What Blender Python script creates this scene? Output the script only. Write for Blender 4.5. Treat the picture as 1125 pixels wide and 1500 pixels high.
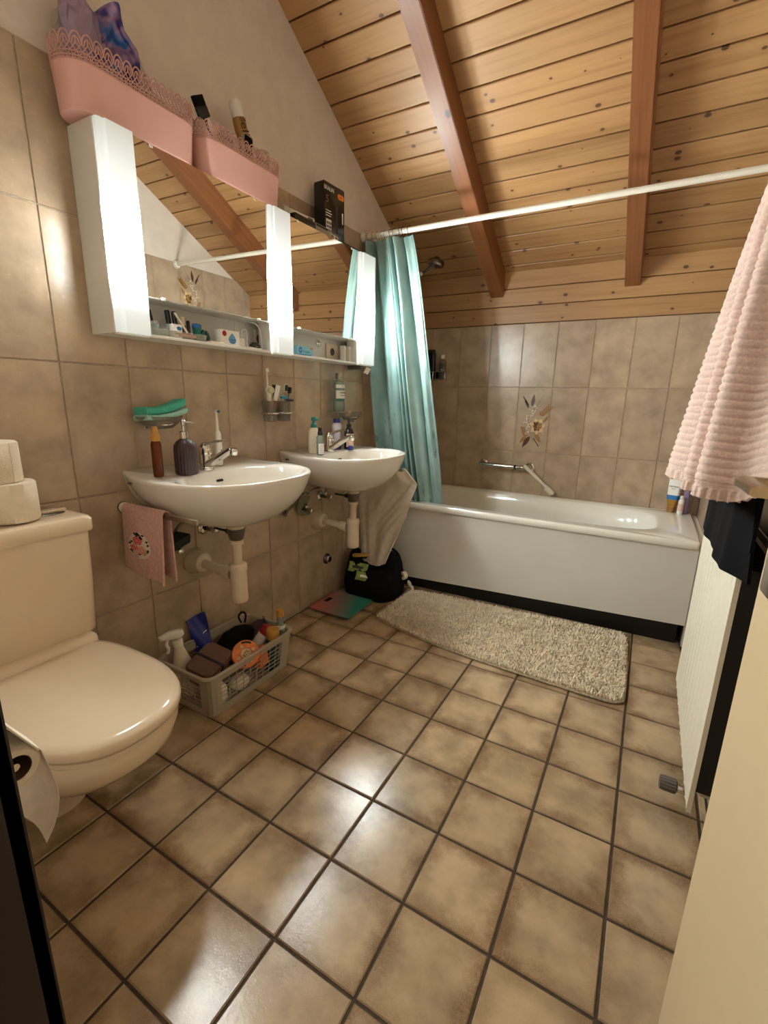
import bpy, bmesh, math, random
from mathutils import Vector, Matrix
random.seed(7)
S = bpy.context.scene
for o in list(bpy.data.objects):
    bpy.data.objects.remove(o)
COL = S.collection
PI = math.pi

# ------------------------------------------------------------------ camera
cam_d = bpy.data.cameras.new('camera')
cam = bpy.data.objects.new('camera', cam_d)
COL.objects.link(cam)
S.camera = cam
cam_d.sensor_fit = 'HORIZONTAL'
cam_d.sensor_width = 36.0
cam_d.lens = 677.2 / 1125 * 36.0
cam_d.clip_start = 0.01
_r = Vector((0.8684056, 0.4954338, 0.0204229))
_d = Vector((0.1362158, -0.1987538, -0.9705371))
_f = Vector((-0.4767778, 0.8456017, -0.2400848))
cam.matrix_world = Matrix(((_r.x, -_d.x, -_f.x, 1.4706), (_r.y, -_d.y, -_f.y, 0.1136),
                           (_r.z, -_d.z, -_f.z, 1.1034), (0, 0, 0, 1)))

# ------------------------------------------------------------------ world (dim warm fill light added through the open doorway)
W = bpy.data.worlds.new('world')
S.world = W
W.use_nodes = True
W.node_tree.nodes['Background'].inputs[0].default_value = (1.0, 0.86, 0.70, 1)
W.node_tree.nodes['Background'].inputs[1].default_value = 0.45

LAMP = 212.0           # brightness of the three strip lamps in the mirror cabinet
LAMP_COLOR = (0.93, 1.0, 0.97)
S.view_settings.view_transform = 'Standard'
S.view_settings.look = 'None'
S.view_settings.gamma = 1.0
S.view_settings.exposure = 0.0
S.view_settings.use_curve_mapping = False

# ------------------------------------------------------------------ helpers
def lin(c):
    return tuple(((v / 255.0) / 12.92 if v / 255.0 <= 0.04045 else ((v / 255.0 + 0.055) / 1.055) ** 2.4) for v in c)

class NT:
    def __init__(self, name):
        self.m = bpy.data.materials.new(name)
        self.m.use_nodes = True
        self.t = self.m.node_tree
        self.b = self.t.nodes['Principled BSDF']
        self.out = self.t.nodes['Material Output']
    def n(self, typ, **kw):
        nd = self.t.nodes.new(typ)
        for k, v in kw.items():
            setattr(nd, k, v)
        return nd
    def l(self, a, b):
        self.t.links.new(a, b)
    def math(self, op, a, b=None, clamp=False):
        nd = self.n('ShaderNodeMath', operation=op, use_clamp=clamp)
        for i, v in enumerate((a, b)):
            if v is None:
                continue
            if isinstance(v, (int, float)):
                nd.inputs[i].default_value = v
            else:
                self.l(v, nd.inputs[i])
        return nd.outputs[0]
    def ramp(self, fac, stops):
        nd = self.n('ShaderNodeValToRGB')
        while len(nd.color_ramp.elements) < len(stops):
            nd.color_ramp.elements.new(0.5)
        for e, (p, c) in zip(nd.color_ramp.elements, stops):
            e.position = p
            e.color = tuple(c) + ((1,) if len(c) == 3 else ())
        self.l(fac, nd.inputs[0])
        return nd.outputs[0]
    def noise(self, vec, scale, detail=3, rough=0.5):
        nd = self.n('ShaderNodeTexNoise')
        nd.inputs['Scale'].default_value = scale
        nd.inputs['Detail'].default_value = detail
        nd.inputs['Roughness'].default_value = rough
        if vec is not None:
            self.l(vec, nd.inputs['Vector'])
        return nd.outputs[0]
    def bump(self, h, strength=0.2, dist=0.01):
        nd = self.n('ShaderNodeBump')
        nd.inputs['Strength'].default_value = strength
        nd.inputs['Distance'].default_value = dist
        self.l(h, nd.inputs['Height'])
        self.l(nd.outputs[0], self.b.inputs['Normal'])
    def mix(self, fac, a, b):
        nd = self.n('ShaderNodeMix', data_type='RGBA')
        for k, v in ((0, fac), (6, a), (7, b)):
            if isinstance(v, (int, float)):
                nd.inputs[k].default_value = v
            elif isinstance(v, tuple):
                nd.inputs[k].default_value = v + (1,)
            else:
                self.l(v, nd.inputs[k])
        return nd.outputs[2]

def mat(name, rgb, rough=0.5, metal=0.0, var=0.06, scale=30, bump=0.0, bscale=None, trans=0.0, ior=1.45, sheen=0.0, coat=0.0, spec=None):
    m = NT(name)
    c = lin(rgb)
    tc = m.n('ShaderNodeTexCoord')
    nz = m.noise(tc.outputs['Object'], scale)
    col = m.ramp(nz, [(0.3, tuple(max(0, v * (1 - var * 2)) for v in c)), (0.7, tuple(min(1, v * (1 + var)) for v in c))])
    m.l(col, m.b.inputs['Base Color'])
    m.b.inputs['Roughness'].default_value = rough
    m.b.inputs['Metallic'].default_value = metal
    if trans:
        m.b.inputs['Transmission Weight'].default_value = trans
        m.b.inputs['IOR'].default_value = ior
    if sheen:
        m.b.inputs['Sheen Weight'].default_value = sheen
    if coat:
        m.b.inputs['Coat Weight'].default_value = coat
    if spec is not None:
        m.b.inputs['Specular IOR Level'].default_value = spec
    if bump:
        m.bump(m.noise(tc.outputs['Object'], bscale or scale * 4, 4), bump, 0.004)
    return m.m

M = {}
def setmat(o, m):
    o.data.materials.append(M[m] if isinstance(m, str) else m)

def tag(o, label=None, cat=None, group=None, kind=None):
    if label: o['label'] = label
    if cat: o['category'] = cat
    if group: o['group'] = group
    if kind: o['kind'] = kind
    return o

def link(name, me, m=None, parent=None, loc=None, rot=None):
    o = bpy.data.objects.new(name, me)
    COL.objects.link(o)
    if m is not None and me is not None and len(me.materials) == 0:
        me.materials.append(M[m] if isinstance(m, str) else m)
    if parent is not None:
        o.parent = parent
    if loc: o.location = loc
    if rot: o.rotation_euler = rot
    return o

def obj(name, bm, m, parent=None, smooth=True, loc=None, rot=None, angle=40):
    bmesh.ops.recalc_face_normals(bm, faces=bm.faces[:])
    me = bpy.data.meshes.new(name)
    bm.to_mesh(me)
    bm.free()
    if smooth:
        for p in me.polygons:
            p.use_smooth = True
        try:
            me.set_sharp_from_angle(angle=math.radians(angle))
        except Exception:
            pass
    return link(name, me, m, parent, loc, rot)

def thing(name, label, cat, loc=(0, 0, 0), rot=(0, 0, 0), group=None):
    o = bpy.data.objects.new(name, None)
    o.empty_display_size = 0.05
    COL.objects.link(o)
    o.location = loc
    o.rotation_euler = rot
    return tag(o, label, cat, group)

def copy_tree(o, parent=None):
    c = o.copy()
    COL.objects.link(c)
    c.parent = parent
    for ch in list(o.children):
        copy_tree(ch, c)
    return c

def B():
    return bmesh.new()

def box(bm, x0, x1, y0, y1, z0, z1, bev=0.0, seg=2, mtx=None):
    r = bmesh.ops.create_cube(bm, size=1.0)
    vs = r['verts']
    for v in vs:
        v.co = Vector((x0 + (v.co.x + .5) * (x1 - x0), y0 + (v.co.y + .5) * (y1 - y0), z0 + (v.co.z + .5) * (z1 - z0)))
    if bev:
        es = list({e for v in vs for e in v.link_edges})
        r2 = bmesh.ops.bevel(bm, geom=es, offset=bev, segments=seg, affect='EDGES', profile=0.5)
        vs = list({v for f in r2['faces'] for v in f.verts} | {v for v in vs if v.is_valid})
    if mtx is not None:
        for v in vs:
            v.co = mtx @ v.co
    return bm

def ring_faces(bm, a, b, closed=True):
    n = len(a)
    for i in range(n if closed else n - 1):
        j = (i + 1) % n
        try:
            bm.faces.new((a[i], a[j], b[j], b[i]))
        except ValueError:
            pass

def loft(bm, rings, closed=True, cap0=True, cap1=True):
    vr = [[bm.verts.new(p) for p in r] for r in rings]
    for a, b in zip(vr, vr[1:]):
        ring_faces(bm, a, b, closed)
    if closed and cap0: bm.faces.new(list(reversed(vr[0])))
    if closed and cap1: bm.faces.new(vr[-1])
    return bm

def lathe(bm, prof, seg=24, c=(0, 0, 0), axis='z', sx=1.0, sy=1.0, cap0=True, cap1=True, mtx=None):
    rings = []
    for r, z in prof:
        ring = []
        for i in range(seg):
            a = 2 * PI * i / seg
            p = Vector((r * math.cos(a) * sx, r * math.sin(a) * sy, z))
            if axis == 'x': p = Vector((p.z, p.x, p.y))
            elif axis == 'y': p = Vector((p.y, p.z, p.x))
            p = p + Vector(c)
            if mtx is not None: p = mtx @ p
            ring.append(p)
        rings.append(ring)
    return loft(bm, rings, True, cap0, cap1)

def tube(bm, pts, r, seg=10, caps=True, closed=False):
    pts = [Vector(p) for p in pts]
    n = len(pts)
    rr = r if isinstance(r, (list, tuple)) else [r] * n
    rings = []
    prev = None
    for i, p in enumerate(pts):
        if closed:
            t = (pts[(i + 1) % n] - pts[i - 1]).normalized()
        else:
            t = (pts[min(i + 1, n - 1)] - pts[max(i - 1, 0)]).normalized()
        if prev is None:
            u = t.orthogonal().normalized()
        else:
            u = (prev - t * prev.dot(t))
            u = u.normalized() if u.length > 1e-6 else t.orthogonal().normalized()
        prev = u
        w = t.cross(u)
        rings.append([p + (u * math.cos(2 * PI * k / seg) + w * math.sin(2 * PI * k / seg)) * rr[i] for k in range(seg)])
    if closed:
        vr = [[bm.verts.new(q) for q in rg] for rg in rings]
        for i in range(n):
            ring_faces(bm, vr[i], vr[(i + 1) % n])
        return bm
    return loft(bm, rings, True, caps, caps)

def spline(pts, n=8, closed=False):
    pts = [Vector(p) for p in pts]
    out = []
    N = len(pts)
    rng = range(N) if closed else range(N - 1)
    for i in rng:
        if closed:
            p0, p1, p2, p3 = pts[i - 1], pts[i], pts[(i + 1) % N], pts[(i + 2) % N]
        else:
            p0, p1, p2, p3 = pts[max(i - 1, 0)], pts[i], pts[i + 1], pts[min(i + 2, N - 1)]
        for k in range(n):
            t = k / n
            out.append(0.5 * ((2 * p1) + (-p0 + p2) * t + (2 * p0 - 5 * p1 + 4 * p2 - p3) * t * t + (-p0 + 3 * p1 - 3 * p2 + p3) * t ** 3))
    if not closed:
        out.append(pts[-1])
    return out

def grid(bm, fn, nu, nv, thick=0.0):
    """surface fn(u,v)->Vector, u,v in 0..1; optional thickness along normal"""
    P = [[fn(i / nu, j / nv) for j in range(nv + 1)] for i in range(nu + 1)]
    V = [[bm.verts.new(p) for p in row] for row in P]
    for i in range(nu):
        for j in range(nv):
            bm.faces.new((V[i][j], V[i + 1][j], V[i + 1][j + 1], V[i][j + 1]))
    if thick:
        def nrm(i, j):
            a = P[min(i + 1, nu)][j] - P[max(i - 1, 0)][j]
            b = P[i][min(j + 1, nv)] - P[i][max(j - 1, 0)]
            n = a.cross(b)
            return n.normalized() if n.length > 1e-9 else Vector((0, 0, 1))
        V2 = [[bm.verts.new(P[i][j] - nrm(i, j) * thick) for j in range(nv + 1)] for i in range(nu + 1)]
        for i in range(nu):
            for j in range(nv):
                bm.faces.new((V2[i][j], V2[i][j + 1], V2[i + 1][j + 1], V2[i + 1][j]))
        for i in range(nu):
            bm.faces.new((V[i][0], V2[i][0], V2[i + 1][0], V[i + 1][0]))
            bm.faces.new((V[i][nv], V[i + 1][nv], V2[i + 1][nv], V2[i][nv]))
        for j in range(nv):
            bm.faces.new((V[0][j], V[0][j + 1], V2[0][j + 1], V2[0][j]))
            bm.faces.new((V[nu][j], V2[nu][j], V2[nu][j + 1], V[nu][j + 1]))
    return bm

def prism(bm, poly, h, mtx=None):
    """extrude a 2D polygon (x,y) by h in z"""
    a = [Vector((p[0], p[1], 0)) for p in poly]
    b = [Vector((p[0], p[1], h)) for p in poly]
    if mtx is not None:
        a = [mtx @ p for p in a]; b = [mtx @ p for p in b]
    return loft(bm, [a, b])

def rrect(w, d, r, n=5):
    """rounded rectangle outline centred at 0"""
    pts = []
    for cx, cy, a0 in ((w / 2 - r, d / 2 - r, 0), (-w / 2 + r, d / 2 - r, PI / 2), (-w / 2 + r, -d / 2 + r, PI), (w / 2 - r, -d / 2 + r, 1.5 * PI)):
        for k in range(n + 1):
            a = a0 + PI / 2 * k / n
            pts.append((cx + r * math.cos(a), cy + r * math.sin(a)))
    return pts

def frame_mtx(origin, xdir, ydir):
    x = Vector(xdir).normalized(); y = Vector(ydir); y = (y - x * y.dot(x)).normalized(); z = x.cross(y)
    return Matrix(((x.x, y.x, z.x, origin[0]), (x.y, y.y, z.y, origin[1]), (x.z, y.z, z.z, origin[2]), (0, 0, 0, 1)))

def text(name, s, size, m, parent, mtx, align='CENTER', depth=0.0003, sx=1.0):
    cu = bpy.data.curves.new(name, 'FONT')
    cu.body = s
    cu.size = size
    cu.align_x = align
    cu.align_y = 'CENTER'
    cu.extrude = depth
    cu.resolution_u = 2
    t = bpy.data.objects.new(name, cu)
    COL.objects.link(t)
    bpy.context.view_layer.update()
    me = bpy.data.meshes.new_from_object(t)
    bpy.data.objects.remove(t)
    me.transform(mtx @ Matrix.Diagonal((sx, 1, 1, 1)))
    me.materials.clear()
    return link(name, me, m, parent)

# ------------------------------------------------------------------ materials
def tile_material(name, base, edge, edge_w, edge_amt, rough, bumpy, hvar=0.12, axes=(0, 1)):
    m = NT(name)
    tc = m.n('ShaderNodeTexCoord')
    oi = m.n('ShaderNodeObjectInfo')
    off = m.n('ShaderNodeVectorMath', operation='MULTIPLY_ADD')
    m.l(oi.outputs['Random'], off.inputs[0])
    off.inputs[1].default_value = (37.0, 53.0, 71.0)
    m.l(tc.outputs['Object'], off.inputs[2])
    V = off.outputs[0]
    n1 = m.noise(V, 9, 4, 0.55)
    n2 = m.noise(V, 60, 4, 0.6)
    n3 = m.noise(V, 420, 2, 0.7)
    c = m.ramp(n1, [(0.30, tuple(v * (1 - hvar * 1.6) for v in base)), (0.52, base), (0.75, tuple(min(1, v * (1 + hvar)) for v in base))])
    sep = m.n('ShaderNodeSeparateXYZ')
    m.l(tc.outputs['Generated'], sep.inputs[0])
    d = None
    for k in axes:
        g = sep.outputs[k]
        e = m.math('MINIMUM', g, m.math('SUBTRACT', 1.0, g))
        d = e if d is None else m.math('MINIMUM', d, e)
    wob = m.math('MULTIPLY', m.math('SUBTRACT', m.math('ADD', n1, m.math('MULTIPLY', n2, 0.6)), 0.80), edge_w * 3.2)
    dd = m.math('ADD', d, wob)
    patch = m.ramp(m.noise(V, 5.5, 2, 0.5), [(0.36, (0.22, 0.22, 0.22)), (0.62, (1, 1, 1))])
    em = m.n('ShaderNodeMapRange', interpolation_type='SMOOTHSTEP')
    em.inputs[1].default_value = 0.0
    em.inputs[2].default_value = edge_w * 2.6
    em.inputs[3].default_value = edge_amt
    em.inputs[4].default_value = 0.0
    m.l(dd, em.inputs[0])
    grain = m.math('MULTIPLY', m.math('MULTIPLY', em.outputs[0], patch), m.math('ADD', 0.05, m.math('MULTIPLY', n3, 1.9)), clamp=True)
    c2 = m.mix(grain, c, edge)
    c3 = m.mix(m.math('MULTIPLY', m.math('GREATER_THAN', n3, 0.62), 0.16), c2, tuple(v * 0.55 for v in base))
    hsv = m.n('ShaderNodeHueSaturation')
    m.l(c3, hsv.inputs['Color'])
    m.l(m.math('ADD', 0.93, m.math('MULTIPLY', oi.outputs['Random'], 0.14)), hsv.inputs['Value'])
    m.l(hsv.outputs[0], m.b.inputs['Base Color'])
    m.b.inputs['Roughness'].default_value = rough
    m.l(m.math('ADD', rough - 0.06, m.math('MULTIPLY', n2, 0.14)), m.b.inputs['Roughness'])
    m.bump(m.math('ADD', n2, m.math('MULTIPLY', n3, 0.35)), bumpy, 0.002)
    return m.m

M['floor_tile'] = tile_material('floor_tile', (0.47, 0.335, 0.200), (0.17, 0.090, 0.040), 0.10, 0.75, 0.17, 0.22, 0.20)
M['wall_tile'] = tile_material('wall_tile', (0.455, 0.335, 0.228), (0.36, 0.245, 0.152), 0.05, 0.4, 0.24, 0.22, 0.16, (0, 1))
M['grout_floor'] = mat('grout_floor', (72, 58, 44), 0.9, var=0.15, scale=60, bump=0.3)
M['grout_wall'] = mat('grout_wall', (172, 155, 135), 0.9, var=0.12, scale=60, bump=0.3)
M['plaster'] = mat('plaster', (219, 205, 190), 0.9, var=0.03, scale=14, bump=0.25, bscale=90)

def wood(name, base, dark, knot, dens=1.0, rough=0.42, flat=False):
    m = NT(name)
    tc = m.n('ShaderNodeTexCoord')
    oi = m.n('ShaderNodeObjectInfo')
    off = m.n('ShaderNodeVectorMath', operation='MULTIPLY_ADD')
    m.l(oi.outputs['Random'], off.inputs[0])
    off.inputs[1].default_value = (29.0, 13.0, 17.0)
    m.l(tc.outputs['Object'], off.inputs[2])
    def mapped(sx, sy, sz):
        mp = m.n('ShaderNodeMapping')
        m.l(off.outputs[0], mp.inputs[0])
        mp.inputs['Scale'].default_value = (sx, sy, sz)
        return mp.outputs[0]
    g = m.noise(mapped(1.4, 34, 34), 1.6, 5, 0.6)
    g2 = m.noise(mapped(0.8, 8, 8), 1.2, 3, 0.5)
    c = m.ramp(g, [(0.25, dark), (0.5, base), (0.8, tuple(min(1, v * 1.13) for v in base))])
    c = m.mix(m.math('MULTIPLY', g2, 0.35), c, dark)
    vo = m.n('ShaderNodeTexVoronoi')
    if flat: vo.voronoi_dimensions = '2D'
    m.l(mapped(7.5 * dens, 11 * dens, 11 * dens), vo.inputs['Vector'])
    vo.inputs['Scale'].default_value = 1.0
    vo.inputs['Randomness'].default_value = 1.0
    sc = m.n('ShaderNodeSeparateColor')
    m.l(vo.outputs['Color'], sc.inputs[0])
    size = m.math('MULTIPLY', m.math('SUBTRACT', sc.outputs[0], 0.42), 0.20)
    size = m.math('MAXIMUM', size, 0.0001)
    k = m.math('SUBTRACT', 1.0, m.math('DIVIDE', vo.outputs['Distance'], size), clamp=True)
    halo = m.math('SUBTRACT', 1.0, m.math('DIVIDE', vo.outputs['Distance'], m.math('MULTIPLY', size, 2.6)), clamp=True)
    c = m.mix(m.math('MULTIPLY', halo, 0.5), c, dark)
    c = m.mix(m.math('MULTIPLY', m.math('MULTIPLY', k, 3.0, clamp=True), 0.85), c, knot)
    hsv = m.n('ShaderNodeHueSaturation')
    m.l(c, hsv.inputs['Color'])
    m.l(m.math('ADD', 0.90, m.math('MULTIPLY', oi.outputs['Random'], 0.2)), hsv.inputs['Value'])
    m.l(hsv.outputs[0], m.b.inputs['Base Color'])
    m.b.inputs['Roughness'].default_value = rough
    m.bump(g, 0.06, 0.003)
    return m.m
M['pine'] = wood('pine', (0.445, 0.250, 0.108), (0.34, 0.165, 0.062), (0.05, 0.02, 0.008), flat=True)
M['beam'] = wood('beam', (0.245, 0.088, 0.030), (0.135, 0.045, 0.015), (0.03, 0.012, 0.006), 0.7, 0.38)
M['groove'] = mat('groove', (74, 42, 20), 0.8)
M['dark_wood'] = wood('dark_wood', (0.012, 0.004, 0.003), (0.007, 0.002, 0.002), (0.005, 0.002, 0.002), 0.5, 0.35)
M['door_cream'] = mat('door_cream', (212, 186, 146), 0.45, var=0.02, scale=4)
M['ceramic'] = mat('ceramic', (226, 219, 208), 0.12, var=0.01, coat=0.4)
M['toilet_ceramic'] = mat('toilet_ceramic', (224, 203, 175), 0.16, var=0.01, coat=0.3)
M['enamel'] = mat('enamel', (230, 226, 214), 0.14, var=0.01, coat=0.4)
M['white_panel'] = mat('white_panel', (216, 212, 203), 0.35, var=0.02, scale=6)
M['white_plastic'] = mat('white_plastic', (228, 222, 210), 0.35, var=0.02)
M['cream_plastic'] = mat('cream_plastic', (222, 206, 182), 0.4, var=0.02)
M['white_metal'] = mat('white_metal', (232, 226, 212), 0.35, var=0.02)
M['rad_white'] = mat('rad_white', (229, 220, 199), 0.4, var=0.02)
M['black'] = mat('black', (12, 11, 11), 0.5)
M['black_gloss'] = mat('black_gloss', (14, 13, 13), 0.22)
M['black_fabric'] = mat('black_fabric', (7, 6, 7), 0.9, var=0.2, bump=0.3, scale=80, spec=0.2)
M['navy_fabric'] = mat('navy_fabric', (11, 11, 15), 0.95, var=0.25, scale=120, bump=0.4, bscale=500, spec=0.15)
M['plinth_black'] = mat('plinth_black', (8, 7, 7), 0.45)
M['chrome'] = mat('chrome', (214, 210, 204), 0.08, 1.0, var=0.01)
M['chrome_dark'] = mat('chrome_dark', (120, 116, 110), 0.15, 1.0, var=0.02)
M['brushed'] = mat('brushed', (182, 164, 138), 0.28, 1.0, var=0.05, scale=90)
M['steel'] = mat('steel', (170, 160, 146), 0.3, 1.0, var=0.04)
M['grey_plastic'] = mat('grey_plastic', (92, 84, 76), 0.4)
M['pipe_white'] = mat('pipe_white', (216, 196, 170), 0.4, var=0.03)
M['pink_metal'] = mat('pink_metal', (214, 163, 152), 0.4, var=0.02, scale=12)
M['pink_lace'] = mat('pink_lace', (206, 158, 148), 0.5, var=0.03)
M['turquoise'] = mat('turquoise', (70, 178, 152), 0.8, var=0.12, scale=160, bump=0.5)
M['turquoise_pale'] = mat('turquoise_pale', (160, 205, 188), 0.9, var=0.1, scale=200, bump=0.6)
M['gold_plastic'] = mat('gold_plastic', (196, 140, 62), 0.35, var=0.05)
M['gold'] = mat('gold', (196, 148, 66), 0.28, 0.7)
M['gold_body'] = mat('gold_body', (164, 122, 66), 0.35, 0.5)
M['maroon_ribbed'] = mat('maroon_ribbed', (52, 30, 30), 0.45)
M['teal_pump'] = mat('teal_pump', (18, 112, 110), 0.35)
M['cobalt'] = mat('cobalt', (34, 46, 132), 0.35)
M['pale_violet'] = mat('pale_violet', (206, 202, 214), 0.35)
M['label_white'] = mat('label_white', (232, 228, 220), 0.6, var=0.01)
M['label_pink'] = mat('label_pink', (222, 186, 170), 0.6, var=0.01)
M['label_green'] = mat('label_green', (24, 112, 84), 0.5)
M['label_blue'] = mat('label_blue', (26, 108, 168), 0.5)
M['ink'] = mat('ink', (26, 24, 24), 0.6)
M['ink_white'] = mat('ink_white', (225, 222, 215), 0.6)
M['orange_pad'] = mat('orange_pad', (232, 136, 46), 0.5)
M['orange_tub'] = mat('orange_tub', (224, 122, 58), 0.4, var=0.1, scale=30)
M['brown_tin'] = mat('brown_tin', (104, 72, 56), 0.4)
M['red_cap'] = mat('red_cap', (150, 20, 36), 0.35)
M['violet'] = mat('violet', (62, 44, 64), 0.5)
M['teal_dark'] = mat('teal_dark', (34, 76, 82), 0.35)
M['green_dark'] = mat('green_dark', (16, 56, 44), 0.5)
M['bottle_green'] = mat('bottle_green', (22, 40, 32), 0.7)
M['sage'] = mat('sage', (128, 128, 100), 0.95, var=0.15, scale=60, bump=0.4)
M['lime_pack'] = mat('lime_pack', (138, 152, 66), 0.4, var=0.25, scale=40)
M['yellow_wood'] = mat('yellow_wood', (206, 160, 74), 0.5)
M['red'] = mat('red', (186, 52, 44), 0.4)
M['magenta'] = mat('magenta', (178, 46, 92), 0.4)
M['sky'] = mat('sky', (96, 146, 186), 0.4)
M['aqua'] = mat('aqua', (40, 150, 168), 0.35)
M['salmon'] = mat('salmon', (202, 122, 106), 0.4)
M['bristle'] = mat('bristle', (206, 198, 162), 0.9)
M['light_blue_box'] = mat('light_blue_box', (138, 196, 214), 0.5, var=0.02)
M['cotton'] = mat('cotton', (226, 214, 196), 0.95, var=0.05, scale=40, bump=0.35, bscale=260, sheen=0.2)
M['pink_terry'] = mat('pink_terry', (232, 200, 184), 0.95, var=0.08, scale=220, bump=0.6, bscale=900, sheen=0.3)
M['pink_towel'] = mat('pink_towel', (214, 164, 148), 0.95, var=0.1, scale=120, bump=0.6, bscale=700, sheen=0.3)
M['paper'] = mat('paper', (232, 217, 194), 0.95, var=0.03, scale=60, bump=0.35, bscale=220)
M['rug_base'] = mat('rug_base', (178, 158, 132), 0.95, var=0.2, scale=100, bump=0.6)
M['rug_pile'] = mat('rug_pile', (246, 230, 204), 0.95, var=0.08, scale=26)
M['soap'] = mat('soap', (224, 184, 140), 0.45)
M['cup_card'] = mat('cup_card', (40, 40, 42), 0.5)
M['petal'] = mat('petal', (216, 182, 132), 0.3)
M['petal_dark'] = mat('petal_dark', (176, 128, 70), 0.3)
M['leaf_brown'] = mat('leaf_brown', (74, 42, 18), 0.3)
M['leaf_tan'] = mat('leaf_tan', (150, 106, 52), 0.3)
M['berry_white'] = mat('berry_white', (224, 208, 190), 0.3)
M['berry_grey'] = mat('berry_grey', (128, 112, 104), 0.3)
M['rose_red'] = mat('rose_red', (206, 62, 76), 0.8)
M['rose_pink'] = mat('rose_pink', (226, 140, 122), 0.8)
M['rose_leaf'] = mat('rose_leaf', (26, 34, 28), 0.8)
M['shoe_black'] = mat('shoe_black', (20, 20, 20), 0.5)

def glassy(name, rgb, rough=0.05, alpha=0.25, sat=1.0):
    """thin clear plastic / glass: mixes a see-through and a glossy body"""
    m = NT(name)
    tr = m.n('ShaderNodeBsdfTransparent')
    tr.inputs[0].default_value = lin(rgb) + (1,)
    m.b.inputs['Base Color'].default_value = lin(rgb) + (1,)
    m.b.inputs['Roughness'].default_value = rough
    mx = m.n('ShaderNodeMixShader')
    mx.inputs[0].default_value = alpha
    m.l(tr.outputs[0], mx.inputs[1])
    m.l(m.b.outputs[0], mx.inputs[2])
    m.l(mx.outputs[0], m.out.inputs['Surface'])
    return m.m
M['smoke_glass'] = glassy('smoke_glass', (206, 198, 184), 0.06, 0.2)
M['clear_plastic'] = glassy('clear_plastic', (238, 236, 230), 0.06, 0.18)
M['clear_bottle'] = glassy('clear_bottle', (206, 218, 208), 0.06, 0.3)
M['clear_wrap'] = glassy('clear_wrap', (240, 236, 228), 0.12, 0.22)
M['amber'] = glassy('amber', (128, 62, 30), 0.08, 0.5)
M['frosted'] = glassy('frosted', (222, 211, 190), 0.3, 0.48)
M['mint_liquid'] = glassy('mint_liquid', (40, 150, 130), 0.06, 0.5)
M['lav_bottle'] = glassy('lav_bottle', (176, 156, 190), 0.1, 0.6)

def foil():
    m = NT('foil_wrap')
    tc = m.n('ShaderNodeTexCoord')
    nz = m.noise(tc.outputs['Object'], 16, 2)
    c = m.ramp(nz, [(0.30, lin((22, 22, 58))), (0.44, lin((56, 52, 120))), (0.52, lin((150, 118, 150))), (0.58, lin((60, 110, 178))), (0.72, lin((30, 38, 96)))])
    m.l(c, m.b.inputs['Base Color'])
    m.b.inputs['Roughness'].default_value = 0.18
    m.b.inputs['Metallic'].default_value = 0.25
    return m.m
M['foil'] = foil()
M['violet_wrap'] = glassy('violet_wrap', (196, 172, 198), 0.15, 0.55)

def gradient(name, axis, stops, rough):
    m = NT(name)
    tc = m.n('ShaderNodeTexCoord')
    mp = m.n('ShaderNodeMapping')
    m.l(tc.outputs['Generated'], mp.inputs[0])
    sep = m.n('ShaderNodeSeparateXYZ')
    m.l(mp.outputs[0], sep.inputs[0])
    v = m.math('MULTIPLY', m.math('ADD', m.math('MULTIPLY', sep.outputs[0], axis[0]), m.math('MULTIPLY', sep.outputs[1], axis[1])), 1.0)
    m.l(m.ramp(v, stops), m.b.inputs['Base Color'])
    m.b.inputs['Roughness'].default_value = rough
    return m.m
M['scale_glass'] = gradient('scale_glass', (0.72, 0.28), [(0.15, lin((192, 104, 98))), (0.45, lin((140, 120, 112))), (0.75, lin((62, 138, 124)))], 0.15)

def curtain_mat():
    m = NT('curtain')
    tc = m.n('ShaderNodeTexCoord')
    n1 = m.noise(tc.outputs['Object'], 9, 3)
    vo = m.n('ShaderNodeTexVoronoi')
    mp = m.n('ShaderNodeMapping')
    m.l(tc.outputs['UV'], mp.inputs[0])
    mp.inputs['Scale'].default_value = (26, 22, 1)
    m.l(mp.outputs[0], vo.inputs['Vector'])
    vo.inputs['Scale'].default_value = 1.0
    sc = m.n('ShaderNodeSeparateColor')
    m.l(vo.outputs['Color'], sc.inputs[0])
    sep = m.n('ShaderNodeSeparateXYZ')
    m.l(tc.outputs['UV'], sep.inputs[0])
    low = m.n('ShaderNodeMapRange')
    low.inputs[1].default_value = 0.42; low.inputs[2].default_value = 0.62
    m.l(sep.outputs[1], low.inputs[0])
    thr = m.math('MULTIPLY', m.math('MULTIPLY', m.math('GREATER_THAN', sc.outputs[0], 0.52), m.math('ADD', 0.16, m.math('MULTIPLY', sc.outputs[1], 0.22))), low.outputs[0])
    dots = m.math('LESS_THAN', vo.outputs['Distance'], thr)
    c = m.ramp(n1, [(0.3, lin((130, 162, 159))), (0.7, lin((158, 186, 181)))])
    c = m.mix(m.math('MULTIPLY', dots, 0.55), c, lin((84, 114, 112)))
    m.l(c, m.b.inputs['Base Color'])
    m.b.inputs['Roughness'].default_value = 0.42
    trl = m.n('ShaderNodeBsdfTranslucent')
    m.l(c, trl.inputs[0])
    mx = m.n('ShaderNodeMixShader')
    mx.inputs[0].default_value = 0.15
    m.l(m.b.outputs[0], mx.inputs[1]); m.l(trl.outputs[0], mx.inputs[2])
    m.l(mx.outputs[0], m.out.inputs['Surface'])
    return m.m
M['curtain'] = curtain_mat()

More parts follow.
